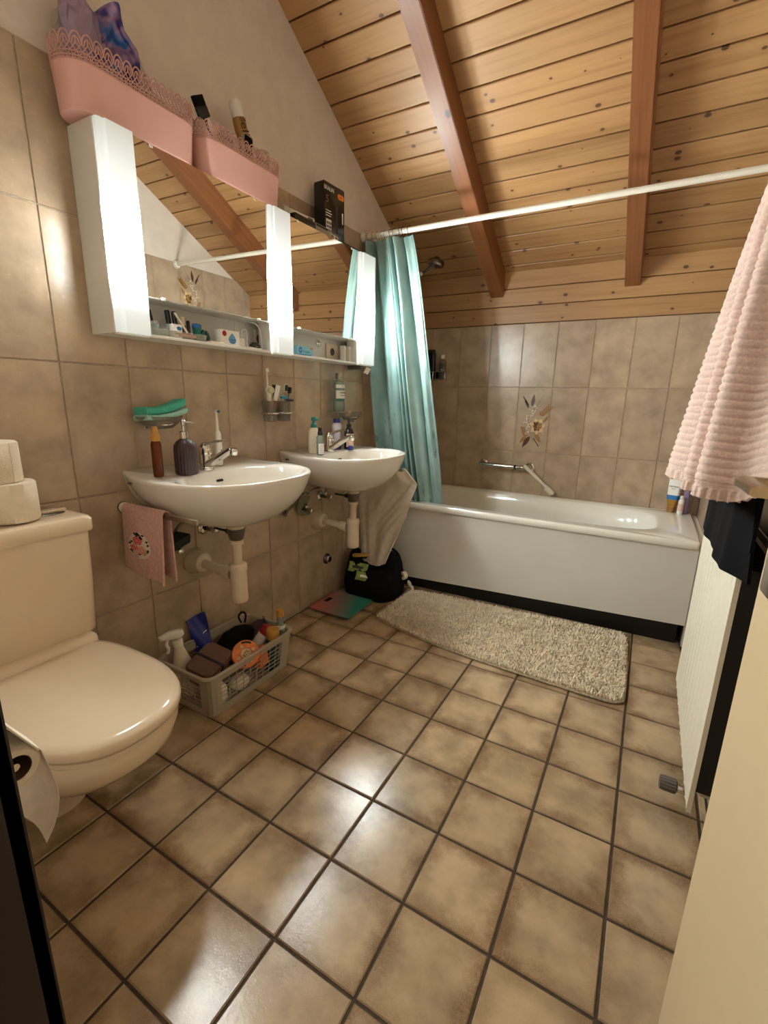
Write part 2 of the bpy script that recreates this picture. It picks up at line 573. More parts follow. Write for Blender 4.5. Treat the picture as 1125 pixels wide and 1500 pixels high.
def lamp_mat():
    """frosted lamp cover, brightest where the tube sits behind it"""
    m = NT('lamp_cover')
    tc = m.n('ShaderNodeTexCoord')
    sep = m.n('ShaderNodeSeparateXYZ')
    m.l(tc.outputs['Generated'], sep.inputs[0])
    s = m.ramp(sep.outputs[2], [(0.0, (0.0022,) * 3), (0.12, (0.0032,) * 3), (0.20, (0.02,) * 3), (0.31, (1, 1, 1)), (0.55, (1, 1, 1)), (0.645, (0.02,) * 3), (0.72, (0.0042,) * 3), (1.0, (0.0018,) * 3)])
    em = m.n('ShaderNodeEmission')
    em.inputs[0].default_value = LAMP_COLOR + (1,)
    m.l(m.math('MULTIPLY', s, LAMP), em.inputs[1])
    m.b.inputs['Base Color'].default_value = (0.55, 0.56, 0.52, 1)
    m.b.inputs['Roughness'].default_value = 0.3
    ad = m.n('ShaderNodeAddShader')
    m.l(m.b.outputs[0], ad.inputs[0]); m.l(em.outputs[0], ad.inputs[1])
    m.l(ad.outputs[0], m.out.inputs['Surface'])
    return m.m
M['lamp_cover'] = lamp_mat()
mm = NT('mirror_glass'); mm.b.inputs['Base Color'].default_value = (0.80, 0.79, 0.75, 1); mm.b.inputs['Metallic'].default_value = 1.0; mm.b.inputs['Roughness'].default_value = 0.0
M['mirror'] = mm.m

# ------------------------------------------------------------------ room
XR = 1.755                      # right wall
YB = 3.116                      # back wall
YF = 0.235                      # front wall (door wall), room side
TT = 1.942                      # top of tiles on the gable walls
def ceil_z(y): return 3.6188 - 0.57 * y
SL = math.atan(0.57)

# floor
bm = B(); box(bm, -0.02, XR + .02, -0.2, YB + .02, -0.06, -0.004)
floor = tag(obj('floor', bm, 'grout_floor', smooth=False), 'beige square floor tiles with dark grout', kind='structure')

def tile_mesh(name, w, h, t, ch, m):
    """tile lying in local XY, top at z=t, base at 0"""
    bm = B()
    r0 = [(-w / 2, -h / 2, 0), (w / 2, -h / 2, 0), (w / 2, h / 2, 0), (-w / 2, h / 2, 0)]
    r1 = [(x, y, t - ch) for x, y, _ in r0]
    r2 = [(x - math.copysign(ch, x), y - math.copysign(ch, y), t) for x, y, _ in r0]
    loft(bm, [[Vector(p) for p in r] for r in (r0, r1, r2)], cap0=False)
    bmesh.ops.recalc_face_normals(bm, faces=bm.faces[:])
    me = bpy.data.meshes.new(name); bm.to_mesh(me); bm.free()
    me.materials.append(M[m])
    return me
FG = 0.0065
cache = {}
def place_tile(parent, me_key, w, h, t, ch, m, mtx):
    k = (me_key, round(w, 4), round(h, 4))
    if k not in cache:
        cache[k] = tile_mesh('tile', w, h, t, ch, m)
    o = bpy.data.objects.new('tile', cache[k])
    COL.objects.link(o)
    o.parent = parent
    o.matrix_local = mtx
    return o
rt = random.Random(3)
fxs = [0.0] + [0.1307 + .2 * k for k in range(9)] + [XR]
fxs = [x for i, x in enumerate(fxs) if x <= XR]
fys = [0.0] + [0.041 + .2 * k for k in range(16)]
fys = [y for y in fys if y < 2.70] 
for a, b in zip(fxs, fxs[1:]):
    for c, d in zip(fys, fys[1:]):
        w, h = b - a - FG, d - c - FG
        if w < 0.01 or h < 0.01: continue
        mt = Matrix.Translation(((a + b) / 2, (c + d) / 2, -0.004 + rt.uniform(-.0003, .0003))) 
        place_tile(floor, 'f', w, h, 0.004, 0.0025, 'floor_tile', mt)

# left wall: plaster gable above tiles
def wall_mesh(name, poly_yz, x0, x1, m, label):
    bm = B()
    loft(bm, [[Vector((x0, y, z)) for y, z in poly_yz], [Vector((x1, y, z)) for y, z in poly_yz]])
    return tag(obj(name, bm, m, smooth=False), label, kind='structure')
gable = [(-0.2, -0.05), (YB + .05, -0.05), (YB + .05, ceil_z(YB + .05)), (-0.2, ceil_z(-.2))]
wall_left = wall_mesh('wall_left', gable, -0.12, -0.006, 'plaster', 'left gable wall, beige tiles below white plaster')
wall_right = wall_mesh('wall_right', gable, XR + .006, XR + .12, 'plaster', 'right gable wall, beige tiles below white plaster')
WT = 0.2002; HT = 0.3934; Z0 = 0.0023; WG = 0.0035
zrows = [Z0 + HT * k for k in range(5)] + [TT]
bm = B(); box(bm, -0.0059, -0.003, YF, YB, 0, TT - .004); obj('grout', bm, 'grout_wall', wall_left, False)
bm = B(); box(bm, XR + .003, XR + .0059, YF, YB, 0, TT - .004); obj('grout', bm, 'grout_wall', wall_right, False)
ycols = [YF] + [0.844 + WT * k for k in range(-3, 12)] + [YB]
ycols = [y for i, y in enumerate(ycols) if YF <= y <= YB]
for side, wl in ((0, wall_left), (1, wall_right)):
    for c, d in zip(ycols, ycols[1:]):
        for e, f in zip(zrows, zrows[1:]):
            w, h = d - c - WG, f - e - WG
            if w < .01 or h < .01: continue
            if side == 0:   # local x->y, y->z, z->+x
                mt = Matrix(((0, 0, 1, -0.004), (1, 0, 0, (c + d) / 2), (0, 1, 0, (e + f) / 2), (0, 0, 0, 1)))
            else:
                mt = Matrix(((0, 0, -1, XR + .004), (-1, 0, 0, (c + d) / 2), (0, 1, 0, (e + f) / 2), (0, 0, 0, 1)))
            t = place_tile(wl, 'w', w, h, 0.004, 0.0015, 'wall_tile', mt)
            if side == 1 and abs(c - (0.844 + WT * 8)) < .01 and abs(e - zrows[4]) < .01:
                flower_tile_right = t

# back wall
bm = B(); box(bm, -0.1, XR + .1, YB + .006, YB + .12, -0.05, 1.96)
wall_back = tag(obj('wall_back', bm, 'plaster', smooth=False), 'back wall with beige tiles behind the bathtub', kind='structure')
bm = B(); box(bm, 0, XR, YB + .003, YB + .0059, 0.30, 1.553); obj('grout', bm, 'grout_wall', wall_back, False)
xcols = [0.0] + [0.3242 + WT * k for k in range(-1, 8)] + [XR]
xcols = [x for x in xcols if x <= XR]
zb = [0.3957, 0.789, 1.1825, 1.5545]
for a, b in zip(xcols, xcols[1:]):
    for e, f in zip(zb, zb[1:]):
        w, h = b - a - WG, f - e - WG
        if w < .01: continue
        mt = Matrix(((1, 0, 0, (a + b) / 2), (0, 0, -1, YB + .004), (0, 1, 0, (e + f) / 2), (0, 0, 0, 1)))
        t = place_tile(wall_back, 'w', w, h, 0.004, 0.0015, 'wall_tile', mt)
        if abs(a - 0.7246) < .01 and abs(e - .789) < .01:
            flower_tile_back = t
# printed flowers on two of the tiles (flat glaze print on the tile, local tile frame x,y)
def leaf_poly(p, ang, L, Wd, n=6):
    out = []
    for i in range(n + 1):
        t = i / n; out.append((t * L, Wd * math.sin(PI * t ** .8)))
    for i in range(n - 1, 0, -1):
        t = i / n; out.append((t * L, -Wd * math.sin(PI * t ** .8)))
    ca, sa = math.cos(ang), math.sin(ang)
    return [(p[0] + x * ca - y * sa, p[1] + x * sa + y * ca) for x, y in out]
def decal(parent, polys, m, z, name):
    bm = B()
    for pl in polys:
        bm.faces.new([bm.verts.new((x, y, z)) for x, y in pl])
    return obj(name, bm, m, parent, False)
def flower_print(t):
    rf = random.Random(11)
    z = 0.0042
    disc = lambda x, y, r, n=8: [(x + r * math.cos(2 * PI * i / n), y + r * math.sin(2 * PI * i / n)) for i in range(n)]
    pet = [leaf_poly((.030, -.035), a, .052, .017) for a in (0.15, 1.0, 1.9, 2.75, 3.9, 4.7, 5.5)]
    decal(t, pet, 'petal', z, 'petal_print')
    decal(t, [leaf_poly((.030, -.035), a + .35, .030, .004) for a in (0.15, 1.0, 1.9, 2.75, 3.9, 4.7, 5.5)], 'petal_dark', z + .0002, 'petal_vein_print')
    decal(t, [leaf_poly((.022, -.032), a, .018, .003) for a in (0.6, 2.0, 3.4, 5.2)], 'ink', z + .0004, 'flower_centre_print')
    dk = [leaf_poly((-.012, .082), 1.45, .078, .011), leaf_poly((-.008, -.098), -2.1, .085, .014)]
    for i in range(6):
        dk.append(leaf_poly((-.03 - .006 * i, .092 + .007 * i), 2.6 - .1 * i, .022, .004)); dk.append(leaf_poly((-.03 - .004 * i, .090 + .007 * i), 4.3, .022, .004))
    for i in range(6):
        dk.append(disc(.018 + .006 * i, -.115 - .008 * i, .0045))
    decal(t, dk, 'leaf_brown', z, 'leaf_print')
    tn = []
    for i in range(5):
        tn.append(leaf_poly((.045 + .011 * i, .030 + .011 * i), .25, .030, .008)); tn.append(leaf_poly((.045 + .011 * i, .030 + .011 * i), 1.75, .026, .007))
        tn.append(leaf_poly((-.055 + .005 * i, -.052 - .012 * i), 2.7, .020, .007)); tn.append(leaf_poly((-.055 + .005 * i, -.052 - .012 * i), .6, .018, .006))
    tn += [leaf_poly((-.03, -.10), -2.3, .06, .012), leaf_poly((.02, -.075), -1.0, .075, .013), leaf_poly((.062, -.012), .9, .055, .008)]
    decal(t, tn, 'leaf_tan', z - .0001, 'leaf_print')
    bw, bg = [], []
    for i in range(90):
        u = rf.random()
        x = -.030 + .030 * u * u + rf.gauss(0, .011) + .03 * max(0, u - .55); y = -.085 + .175 * u + rf.gauss(0, .006)
        (bw if rf.random() < .65 else bg).append(disc(x, y, rf.uniform(.0022, .0044), 6))
    for i in range(26):
        u = i / 25
        bg.append(disc(.014 + .052 * u + rf.gauss(0, .002), .082 + .085 * u, .0032 * (1.2 - u * .8), 6))
    decal(t, bw, 'berry_white', z + .0003, 'blossom_print'); decal(t, bg, 'berry_grey', z + .0002, 'blossom_print')
flower_print(flower_tile_back)
flower_print(flower_tile_right)

# wood: boards of the sloping ceiling and of the strip above the back tiles
bm = B()
y0c, y1c = -0.2, YB + .02
loft(bm, [[Vector((x, y0c, ceil_z(y0c) + .022)), Vector((x, y1c, ceil_z(y1c) + .022)), Vector((x, y1c, ceil_z(y1c) + .08)), Vector((x, y0c, ceil_z(y0c) + .08))] for x in (-0.1, XR + .1)])
ceiling = tag(obj('ceiling', bm, 'groove', smooth=False), 'sloping ceiling of knotty pine boards', kind='structure')
def board_mesh(L, w, t, ch):
    bm = B()
    sec = [(-w / 2, t), (-w / 2, ch), (-w / 2 + ch, 0), (w / 2 - ch, 0), (w / 2, ch), (w / 2, t)]
    loft(bm, [[Vector((x, a, b)) for a, b in sec] for x in (-L / 2, L / 2)])
    bmesh.ops.recalc_face_normals(bm, faces=bm.faces[:])
    me = bpy.data.meshes.new('board'); bm.to_mesh(me); bm.free(); me.materials.append(M['pine'])
    return me
pitch = 0.0917
bl = board_mesh(XR + .02, pitch / math.cos(SL) - .0065, .018, .0030)
k0 = int((2.151 - (YF - .3)) / pitch)
for k in range(-k0, 12):
    ya = 2.151 + k * pitch; yb = min(ya + pitch, YB)
    if k == 10: yb = ya + pitch
    if ya > YB - .045: break
    ym = (ya + yb) / 2
    o = bpy.data.objects.new('board', bl); COL.objects.link(o); o.parent = ceiling
    o.matrix_local = Matrix.Translation((XR / 2, ym, ceil_z(ym))) @ Matrix.Rotation(-SL, 4, 'X')
bk = board_mesh(XR + .02, .0945, .018, .0025)
for z in (1.603, 1.7015, 1.800):
    o = bpy.data.objects.new('board', bk); COL.objects.link(o); o.parent = wall_back
    # local y -> z, local -z (visible face) -> -y
    o.matrix_local = Matrix(((1, 0, 0, XR / 2), (0, 0, 1, YB - .012), (0, 1, 0, z), (0, 0, 0, 1)))
bm = B(); box(bm, 0, XR, YB + .001, YB + .0058, 1.553, 1.86); obj('board_backing', bm, 'groove', wall_back, False)
for xa, xb in ((.508, .586), (1.243, 1.320)):
    bm = B()
    ya, yb = -0.1, YB - .010
    D = .14
    loft(bm, [[Vector((xa, y, ceil_z(y) - D)), Vector((xb, y, ceil_z(y) - D)), Vector((xb, y, ceil_z(y) + .01)), Vector((xa, y, ceil_z(y) + .01))] for y in (ya, yb)])
    bmesh.ops.bevel(bm, geom=bm.edges[:], offset=.003, segments=2, affect='EDGES')
    # wood grain runs along local x: build in a frame turned along the slope
    o = obj('beam', bm, 'beam', ceiling, False)
    mtx = Matrix.Translation((xa, 1.5, ceil_z(1.5))) @ Matrix.Rotation(-SL, 4, 'X') @ Matrix.Rotation(PI / 2, 4, 'Z')
    o.data.transform(mtx.inverted()); o.matrix_local = mtx

# front wall with the doorway, dark door frame, open cream door
DX0, DX1 = 1.03, 1.648
bm = B(); box(bm, -.02, DX0 - .002, .10, YF, -.05, 3.6); box(bm, DX1 + .002, XR + .02, .10, YF, -.05, 3.6); box(bm, DX0 - .002, DX1 + .002, .10, YF, 2.02, 3.6)
wall_front = tag(obj('wall_front', bm, 'plaster', smooth=False), 'front wall with the doorway', kind='structure')
bm = B()
box(bm, DX0 - .06, DX0, YF, YF + .015, 0, 2.06, .002); box(bm, DX0 - .002, DX0 + .0, .09, YF + .015, 0, 2.0)
box(bm, DX1, DX1 + .06, YF, YF + .012, 0, 2.06, .002); box(bm, DX0 - .06, DX1 + .06, YF, YF + .014, 2.0, 2.06, .002)
trim = tag(obj('trim_1', bm, 'dark_wood', smooth=False), 'dark brown wooden door frame at the left edge', kind='structure')

door = bpy.data.objects.new('door_1', None); COL.objects.link(door)
tag(door, 'open cream door at the right edge', kind='structure')
door.location = (1.646, .262, 0); door.rotation_euler = (0, 0, math.radians(3.4))
DW = .552
bm = B(); box(bm, -.000, .038, 0, DW, .012, 1.98, .003)
obj('door_leaf', bm, 'door_cream', door, False)
# door furniture
bm = B()
path = spline([(0, .520, 1.018), (-.025, .522, 1.018), (-.040, .516, 1.019), (-.046, .500, 1.020), (-.046, .47, 1.020), (-.045, .435, 1.019)], 5)
rings = []
for i, p in enumerate(path):
    t = (path[min(i + 1, len(path) - 1)] - path[max(i - 1, 0)]).normalized()
    s = Vector((0, 0, 1)).cross(t).normalized()
    w, h = .010, .0055
    rings.append([p + s * (w * a) + Vector((0, 0, h * b)) for a, b in ((1, .6), (.6, 1), (-.6, 1), (-1, .6), (-1, -.6), (-.6, -1), (.6, -1), (1, -.6))])
loft(bm, rings)
obj('handle', bm, 'brushed', door)
bm = B(); box(bm, -.004, .0, .509, .545, .975, 1.05, .002); obj('handle_plate', bm, 'brushed', door)
bm = B(); box(bm, -.006, .0, .488, .525, .890, .940, .002); obj('lock_plate', bm, 'steel', door)

# ------------------------------------------------------------------ mirror cabinet
CY0, CY1, CZ0, CZ1, CX = .945, 2.338, 1.267, 1.792, .114
cab = thing('mirror_cabinet', 'white wall mirror cabinet with three lit vertical lamps and an open lower shelf', 'mirror cabinet', (0, CY0, CZ0))
L = CY1 - CY0; H = CZ1 - CZ0
for y, xe in ((0, CX), (L - .012, CX)):
    bm = B(); box(bm, .001, xe, y, y + .012, 0, H, .0015); obj('side_panel', bm, 'white_panel', cab, False)
bm = B(); box(bm, .001, CX, .012, L - .012, H - .012, H, .001); obj('top_panel', bm, 'white_panel', cab, False)
bm = B(); box(bm, .001, .112, .012, L - .012, 0.0, .009, .001); obj('shelf', bm, 'white_panel', cab, False)
bm = B(); box(bm, .001, .008, .012, L - .012, .009, H - .012); obj('back_panel', bm, 'white_panel', cab, False)
bm = B(); box(bm, .008, CX - .004, .012, L - .012, .115, .123); obj('mirror_shelf_board', bm, 'white_panel', cab, False)
lampy = ((.948, 1.045), (1.577, 1.688), (2.207, 2.335))
for a, b in lampy:
    lamp = bpy.data.objects.new('lamp', None); COL.objects.link(lamp); lamp.parent = cab; lamp.location = (CX - .004, a - CY0, .0)
    w = b - a
    bm = B()
    sec = [(0, 0), (.016, .0), (.020, .008), (.0195, .018), (.026, .021), (.026, w - .002), (.022, w), (0, w)]
    loft(bm, [[Vector((x, y, z)) for x, y in sec] for z in (.002, H - .001)])
    obj('lamp_cover', bm, 'lamp_cover', lamp, False)
    bm = B(); box(bm, -.06, -.001, .0, w, .009, H - .012); obj('lamp_housing', bm, 'white_panel', lamp, False)
    bm = B(); box(bm, .0, .014, .0, w, -.004, .002, .001); obj('end_cap', bm, 'white_plastic', lamp, False)
bm = B(); box(bm, CX + .0005, CX + .0235, L - .0022, L + .0015, .0, H, .0008); obj('lamp_baffle', bm, 'white_panel', cab, False)  # added strip that blocks the third lamp's side light from the curtain
for (a, b) in ((lampy[0][1], lampy[1][0]), (lampy[1][1], lampy[2][0])):
    me = B(); box(me, -.003, .0, a - CY0 + .001, b - CY0 - .001, 0, H - .115, .0008, 1)
    mo = obj('mirror', me, 'mirror', cab, False, loc=(CX + .001, 0, .115), rot=(0, math.radians(.6), 0))
    bm = B(); box(bm, CX - .002, CX + .004, a - CY0 + .001, b - CY0 - .001, .1115, .1152, .001); obj('mirror_edge_strip', bm, 'clear_plastic', mo.parent, False)
    for f in (.12, .88):
        for z in (.1155, H - .004):
            y = a - CY0 + (b - a) * f
            bm = B(); box(bm, CX - .002, CX + .007, y - .006, y + .006, z - .004, z + .004, .0015); obj('mirror_clip', bm, 'white_plastic', cab)
# sockets on the back panel of the shelf
def socket(y, z, w, h, m):
    s = bpy.data.objects.new('socket', None); COL.objects.link(s); s.parent = cab; s.location = (.0085, y - CY0, z - CZ0)
    bm = B(); box(bm, 0, .008, -w / 2, w / 2, -h / 2, h / 2, .002); obj('socket_plate', bm, m, s)
    bm = B(); lathe(bm, [(.018, 0), (.018, .0015), (.015, .0018)], 20, (.008, 0, 0), 'x'); obj('socket_ring', bm, 'grey_plastic', s)
    for dy, dz in ((-.006, .004), (.006, .004), (0, -.006)):
        bm = B(); lathe(bm, [(.0025, 0), (.0025, .001)], 8, (.0098, dy, dz), 'x'); obj('socket_hole', bm, 'black', s)
socket(1.615, 1.328, .05, .07, 'white_plastic')
socket(2.125, 1.322, .095, .075, 'cream_plastic')
# magnetic catch and its round mount seen under the second mirror
bm = B(); lathe(bm, [(.016, 0), (.016, .004), (.010, .008)], 18, (.008, 2.02 - CY0, 1.352 - CZ0), 'x'); obj('round_catch', bm, 'chrome', cab)
# swing arm bracket with a small white tag under the right end
bm = B(); box(bm, .015, .095, L - .075, L - .045, -.022, -.0005, .003); obj('bracket', bm, 'grey_plastic', cab)
bm = B(); box(bm, -.013, .013, -.0015, .0015, -.017, .017, .001); obj('switch_tag', bm, 'white_plastic', cab, loc=(.115, L - .035, -.026), rot=(.2, math.radians(28), .6))

# ------------------------------------------------------------------ washbasins
def build_basin():
    t = thing('washbasin', '', 'washbasin')
    half = [(0, .475), (.09, .468), (.17, .436), (.225, .385), (.262, .31), (.279, .225), (.277, .14), (.266, .06), (.252, .004)]
    outl = [Vector((x, u, 0)) for u, x in [(-u, x) for u, x in reversed(half)] + half[1:]]      # from -u back, over the front, to +u back
    cur = spline(outl, 8)
    back = [Vector((.004, .252 - .504 * k / 12, 0)) for k in range(1, 12)]
    cur = [Vector((p.x, p.y, 0)) for p in cur] + back
    N = len(cur)
    c0 = Vector((.235, 0, 0))
    def sc(p, s, cx=.235):
        c = Vector((cx, 0, 0)); return c + (p - c) * s
    def rear(p):    # raised shoulders at the wall
        k = max(0.0, min(1.0, (.15 - p.x) / .15)); return .014 * k * k
    rings = []
    for s, z, cx in ((.16, -.175, .25), (.30, -.172, .245), (.46, -.160, .24), (.64, -.137, .235), (.80, -.103, .235), (.91, -.066, .235), (.97, -.03, .235), (.996, -.008, .235), (1.0, .002, .235)):
        rings.append([Vector((max(.0015, q.x), q.y, z + rear(q) * max(0, (s - .6) / .4))) for q in (sc(p, s, cx) for p in cur)])
        # the back stays flat on the wall
        if s > .6:
            rings[-1] = [Vector((.0015 if p.x < .006 else q.x, q.y, q.z)) for p, q in zip(cur, rings[-1])]
    rings.append([Vector((max(.0015, q.x), q.y, .006 + rear(q))) for q in (sc(p, .985) for p in cur)])
    def bowl(p, k):   # ellipse point in the direction of p from bowl centre
        bc = Vector((.292, 0, 0)); d = p - bc
        a = math.atan2(d.y / .236, d.x / .158)
        return bc + Vector((math.cos(a) * .158 * k, math.sin(a) * .236 * k, 0))
    r1 = [bowl(p, 1.03) for p in cur]
    rings.append([Vector((q.x, q.y, .0045 if q.x > .2 else .001)) for q in ((sc(p, .96) * .45 + b * .55) for p, b in zip(cur, r1))])
    rings.append([Vector((b.x, b.y, .003 if b.x > .2 else .000)) for b in r1])
    for k, z in ((.985, -.006), (.93, -.035), (.85, -.068), (.72, -.10), (.54, -.126), (.32, -.142), (.12, -.150)):
        rings.append([Vector((bowl(p, k).x - .02 * (1 - k), bowl(p, k).y, z)) for p in cur])
    bm = B(); loft(bm, rings)
    obj('basin', bm, 'ceramic', t, angle=70)
    # overflow slot on the rear slope of the bowl
    bm = B(); prism(bm, rrect(.030, .009, .0044, 4), .0022, frame_mtx((.1565, .005, -.034), (0, 1, 0), (-.42, 0, 1)))
    obj('overflow_slot', bm, 'shoe_black', t)
    bm = B(); lathe(bm, [(.030, 0), (.030, .003), (.022, .004)], 24, (.272, 0, -.1495)); obj('drain_ring', bm, 'chrome', t)
    bm = B(); lathe(bm, [(.019, 0), (.019, .004), (.012, .007)], 24, (.272, 0, -.146)); obj('drain_plug', bm, 'chrome', t)
    bm = B(); prism(bm, rrect(.022, .008, .003, 3), .0012, frame_mtx((.055, -.2635, -.016), (1, 0, 0), (0, .05, 1))); obj('maker_mark', bm, 'grey_plastic', t)
    return t
ZB = .838
BY = (1.238, 1.982)
basin1 = build_basin(); basin1.location = (0, BY[0], ZB)
basin2 = copy_tree(basin1); basin2.location = (0, BY[1], ZB)
for b, lb in ((basin1, 'white oval washbasin nearer the toilet, holding the dark ribbed soap dispenser'), (basin2, 'white oval washbasin nearer the teal shower curtain')):
    tag(b, lb, 'washbasin', 'pair of washbasins')

def build_faucet():
    t = thing('faucet', '', 'faucet')
    bm = B(); lathe(bm, [(.0265, 0), (.0265, .004), (.023, .006), (.0235, .05), (.022, .055)], 28); obj('body', bm, 'chrome', t)
    bm = B()
    path = spline([(.004, 0, .016), (.035, 0, .030), (.080, 0, .055), (.118, 0, .075), (.132, 0, .080)], 5)
    rings = []
    for i, p in enumerate(path):
        k = i / (len(path) - 1)
        tt = (path[min(i + 1, len(path) - 1)] - path[max(i - 1, 0)]).normalized(); up = Vector((0, 1, 0)).cross(tt) * -1
        w, h = .020 - .006 * k, .016 - .005 * k
        rings.append([p + Vector((0, w * math.cos(a), 0)) + up * (h * math.sin(a)) for a in [2 * PI * j / 16 for j in range(16)]])
    loft(bm, rings); sp = obj('spout', bm, 'chrome', t)
    bm = B(); lathe(bm, [(.0125, 0), (.0135, .006), (.0135, .018), (.011, .022)], 18, mtx=Matrix.Translation((.136, 0, .064)) @ Matrix.Rotation(.25, 4, 'Y')); obj('aerator', bm, 'chrome', sp)
    bm = B(); lathe(bm, [(.0235, .055), (.0245, .062), (.0225, .082), (.014, .094), (.003, .098)], 28)
    lv = obj('lever', bm, 'chrome', t)
    bm = B()
    path = spline([(-.004, 0, .082), (.025, 0, .092), (.06, 0, .103), (.098, 0, .108)], 5)
    rings = []
    for i, p in enumerate(path):
        k = i / (len(path) - 1)
        w, h = .016 - .006 * k, .010 - .0065 * k
        rings.append([p + Vector((0, w * math.cos(a), h * math.sin(a))) for a in [2 * PI * j / 12 for j in range(12)]])
    loft(bm, rings); obj('lever_blade', bm, 'chrome', lv)
    bm = B(); lathe(bm, [(.0055, 0), (.0055, .0015)], 12, (.0215, 0, .070), 'x'); ib = obj('temperature_mark', bm, 'label_white', lv)
    return t
f1 = build_faucet(); f1.location = (.098, BY[0], ZB + .0015); f1.rotation_euler = (0, 0, math.radians(2))
f2 = copy_tree(f1); f2.location = (.098, BY[1], ZB + .0015); f2.rotation_euler = (0, 0, math.radians(-3))
tag(f1, 'chrome mixer faucet beside the dark ribbed soap dispenser', 'faucet', 'chrome faucets')
tag(f2, 'chrome mixer faucet in front of the white and blue bottle', 'faucet', 'chrome faucets')

def build_trap():
    t = thing('drain_trap', '', 'drain pipe')         # origin: wall outlet, z up
    X, dz = .235, .0
    bm = B(); lathe(bm, [(.050, 0), (.048, .018), (.036, .050), (.027, .055)], 26, (.001, 0, 0), 'x'); obj('wall_flange', bm, 'pipe_white', t)
    bm = B(); tube(bm, [(.02, 0, 0), (.2, 0, -.012)], .0175, 18); obj('outlet_pipe', bm, 'pipe_white', t)
    bm = B(); tube(bm, [(.155, 0, -.009), (.166, 0, -.0098), (.185, 0, -.011), (.20, 0, -.012)], [.021, .0235, .0235, .021], 20); obj('coupling', bm, 'pipe_white', t)
    bm = B(); lathe(bm, [(.026, -.112), (.030, -.106), (.0305, -.09), (.030, -.088), (.0295, .0), (.0295, .018)], 26, (X, 0, 0)); obj('bottle', bm, 'pipe_white', t)
    bm = B(); lathe(bm, [(.0325, .012), (.0325, .030), (.028, .036), (.020, .038)], 26, (X, 0, 0)); obj('bottle_collar', bm, 'pipe_white', t)
    bm = B(); lathe(bm, [(.0165, .035), (.0165, .116)], 20, (X, 0, 0)); obj('riser', bm, 'pipe_white', t)
    bm = B(); lathe(bm, [(.017, .108), (.024, .110), (.024, .122), (.020, .126)], 24, (X, 0, 0)); obj('riser_nut', bm, 'pipe_white', t)
    bm = B(); lathe(bm, [(.022, .126), (.025, .130), (.0325, .162), (.0325, .168)], 26, (X, 0, 0)); fu = obj('funnel', bm, 'grey_plastic', t)
    bm = B(); lathe(bm, [(.029, .168), (.031, .171), (.031, .192)], 26, (X, 0, 0)); obj('waste_collar', bm, 'pipe_white', t)
    bm = B(); tube(bm, [(X - .03, 0, .150), (X - .075, 0, .150), (X - .11, .0, .152)], .0045, 8); tube(bm, [(X - .028, 0, .150), (X - .045, 0, .150)], .010, 12); obj('plug_lever', bm, 'black', fu)
    return t
t1 = build_trap(); t1.location = (0, BY[0] - .005, .474)
t2 = copy_tree(t1); t2.location = (0, BY[1] + .008, .474)
tag(t1, 'white plastic bottle trap under the washbasin by the pink hand towel', 'drain pipe', 'bottle traps')
tag(t2, 'white plastic bottle trap beside the hanging white towel', 'drain pipe', 'bottle traps')

def angle_valve(loc, label, hose):
    t = thing('angle_valve', label, 'valve', loc, group='angle valves under the washbasins')
    bm = B(); lathe(bm, [(.026, 0), (.026, .004), (.018, .010)], 22, (.001, 0, 0), 'x'); obj('rosette', bm, 'chrome', t)
    bm = B(); tube(bm, [(.005, 0, 0), (.055, 0, 0)], .0095, 14); obj('body', bm, 'chrome_dark', t)
    bm = B(); lathe(bm, [(.010, .05), (.0115, .053), (.0115, .076), (.009, .078)], 16, (0, 0, 0), 'x'); obj('knob', bm, 'chrome', t)
    bm = B(); lathe(bm, [(.008, .006), (.0095, .008), (.0095, .022), (.007, .024)], 10, (.040, 0, 0)); obj('hose_nut', bm, 'chrome', t)
    bm = B(); tube(bm, spline([Vector(p) - Vector(loc) for p in hose], 6), .0048, 10); obj('hose', bm, 'chrome_dark', t)
for k, (by, nm) in enumerate(zip(BY, ('near basin', 'far basin'))):
    for j, (dy, zz) in enumerate(((-.085, .555), (.075, .595))):
        y = by + dy - .03; 
        lb = {(0, 0): 'chrome angle valve carrying the dark green sponge', (0, 1): 'chrome angle valve behind the trap of the nearer washbasin',
              (1, 0): 'chrome angle valve with the sage green cloth behind it', (1, 1): 'chrome angle valve between the white trap and the sage green cloth'}[(k, j)]
        angle_valve((0, y, zz), lb, [(.040, y, zz + .022), (.042, y, zz + .06), (.06, y + (.03 if j == 0 else -.02), zz + .10), (.088, by + (-.01 if j == 0 else .01), .67), (.094, by + (-.008 if j == 0 else .008), .70)])

# towel bar under the first basin with the small pink towel
tb = thing('towel_bar', 'metal towel bar with white bracket under the left end of the washbasin', 'towel bar', (0, .975, .738))
bm = B(); box(bm, .030, .365, -.005, .005, -.009, .009, .003); obj('bar', bm, 'steel', tb)
bm = B(); lathe(bm, [(.017, .0015), (.017, .020), (.012, .030)], 18, (0, 0, 0), 'x'); obj('bracket', bm, 'white_plastic', tb)
bm = B(); lathe(bm, [(.0185, .0), (.0185, .004)], 18, (.001, 0, 0), 'x'); obj('bracket_ring', bm, 'black', tb)

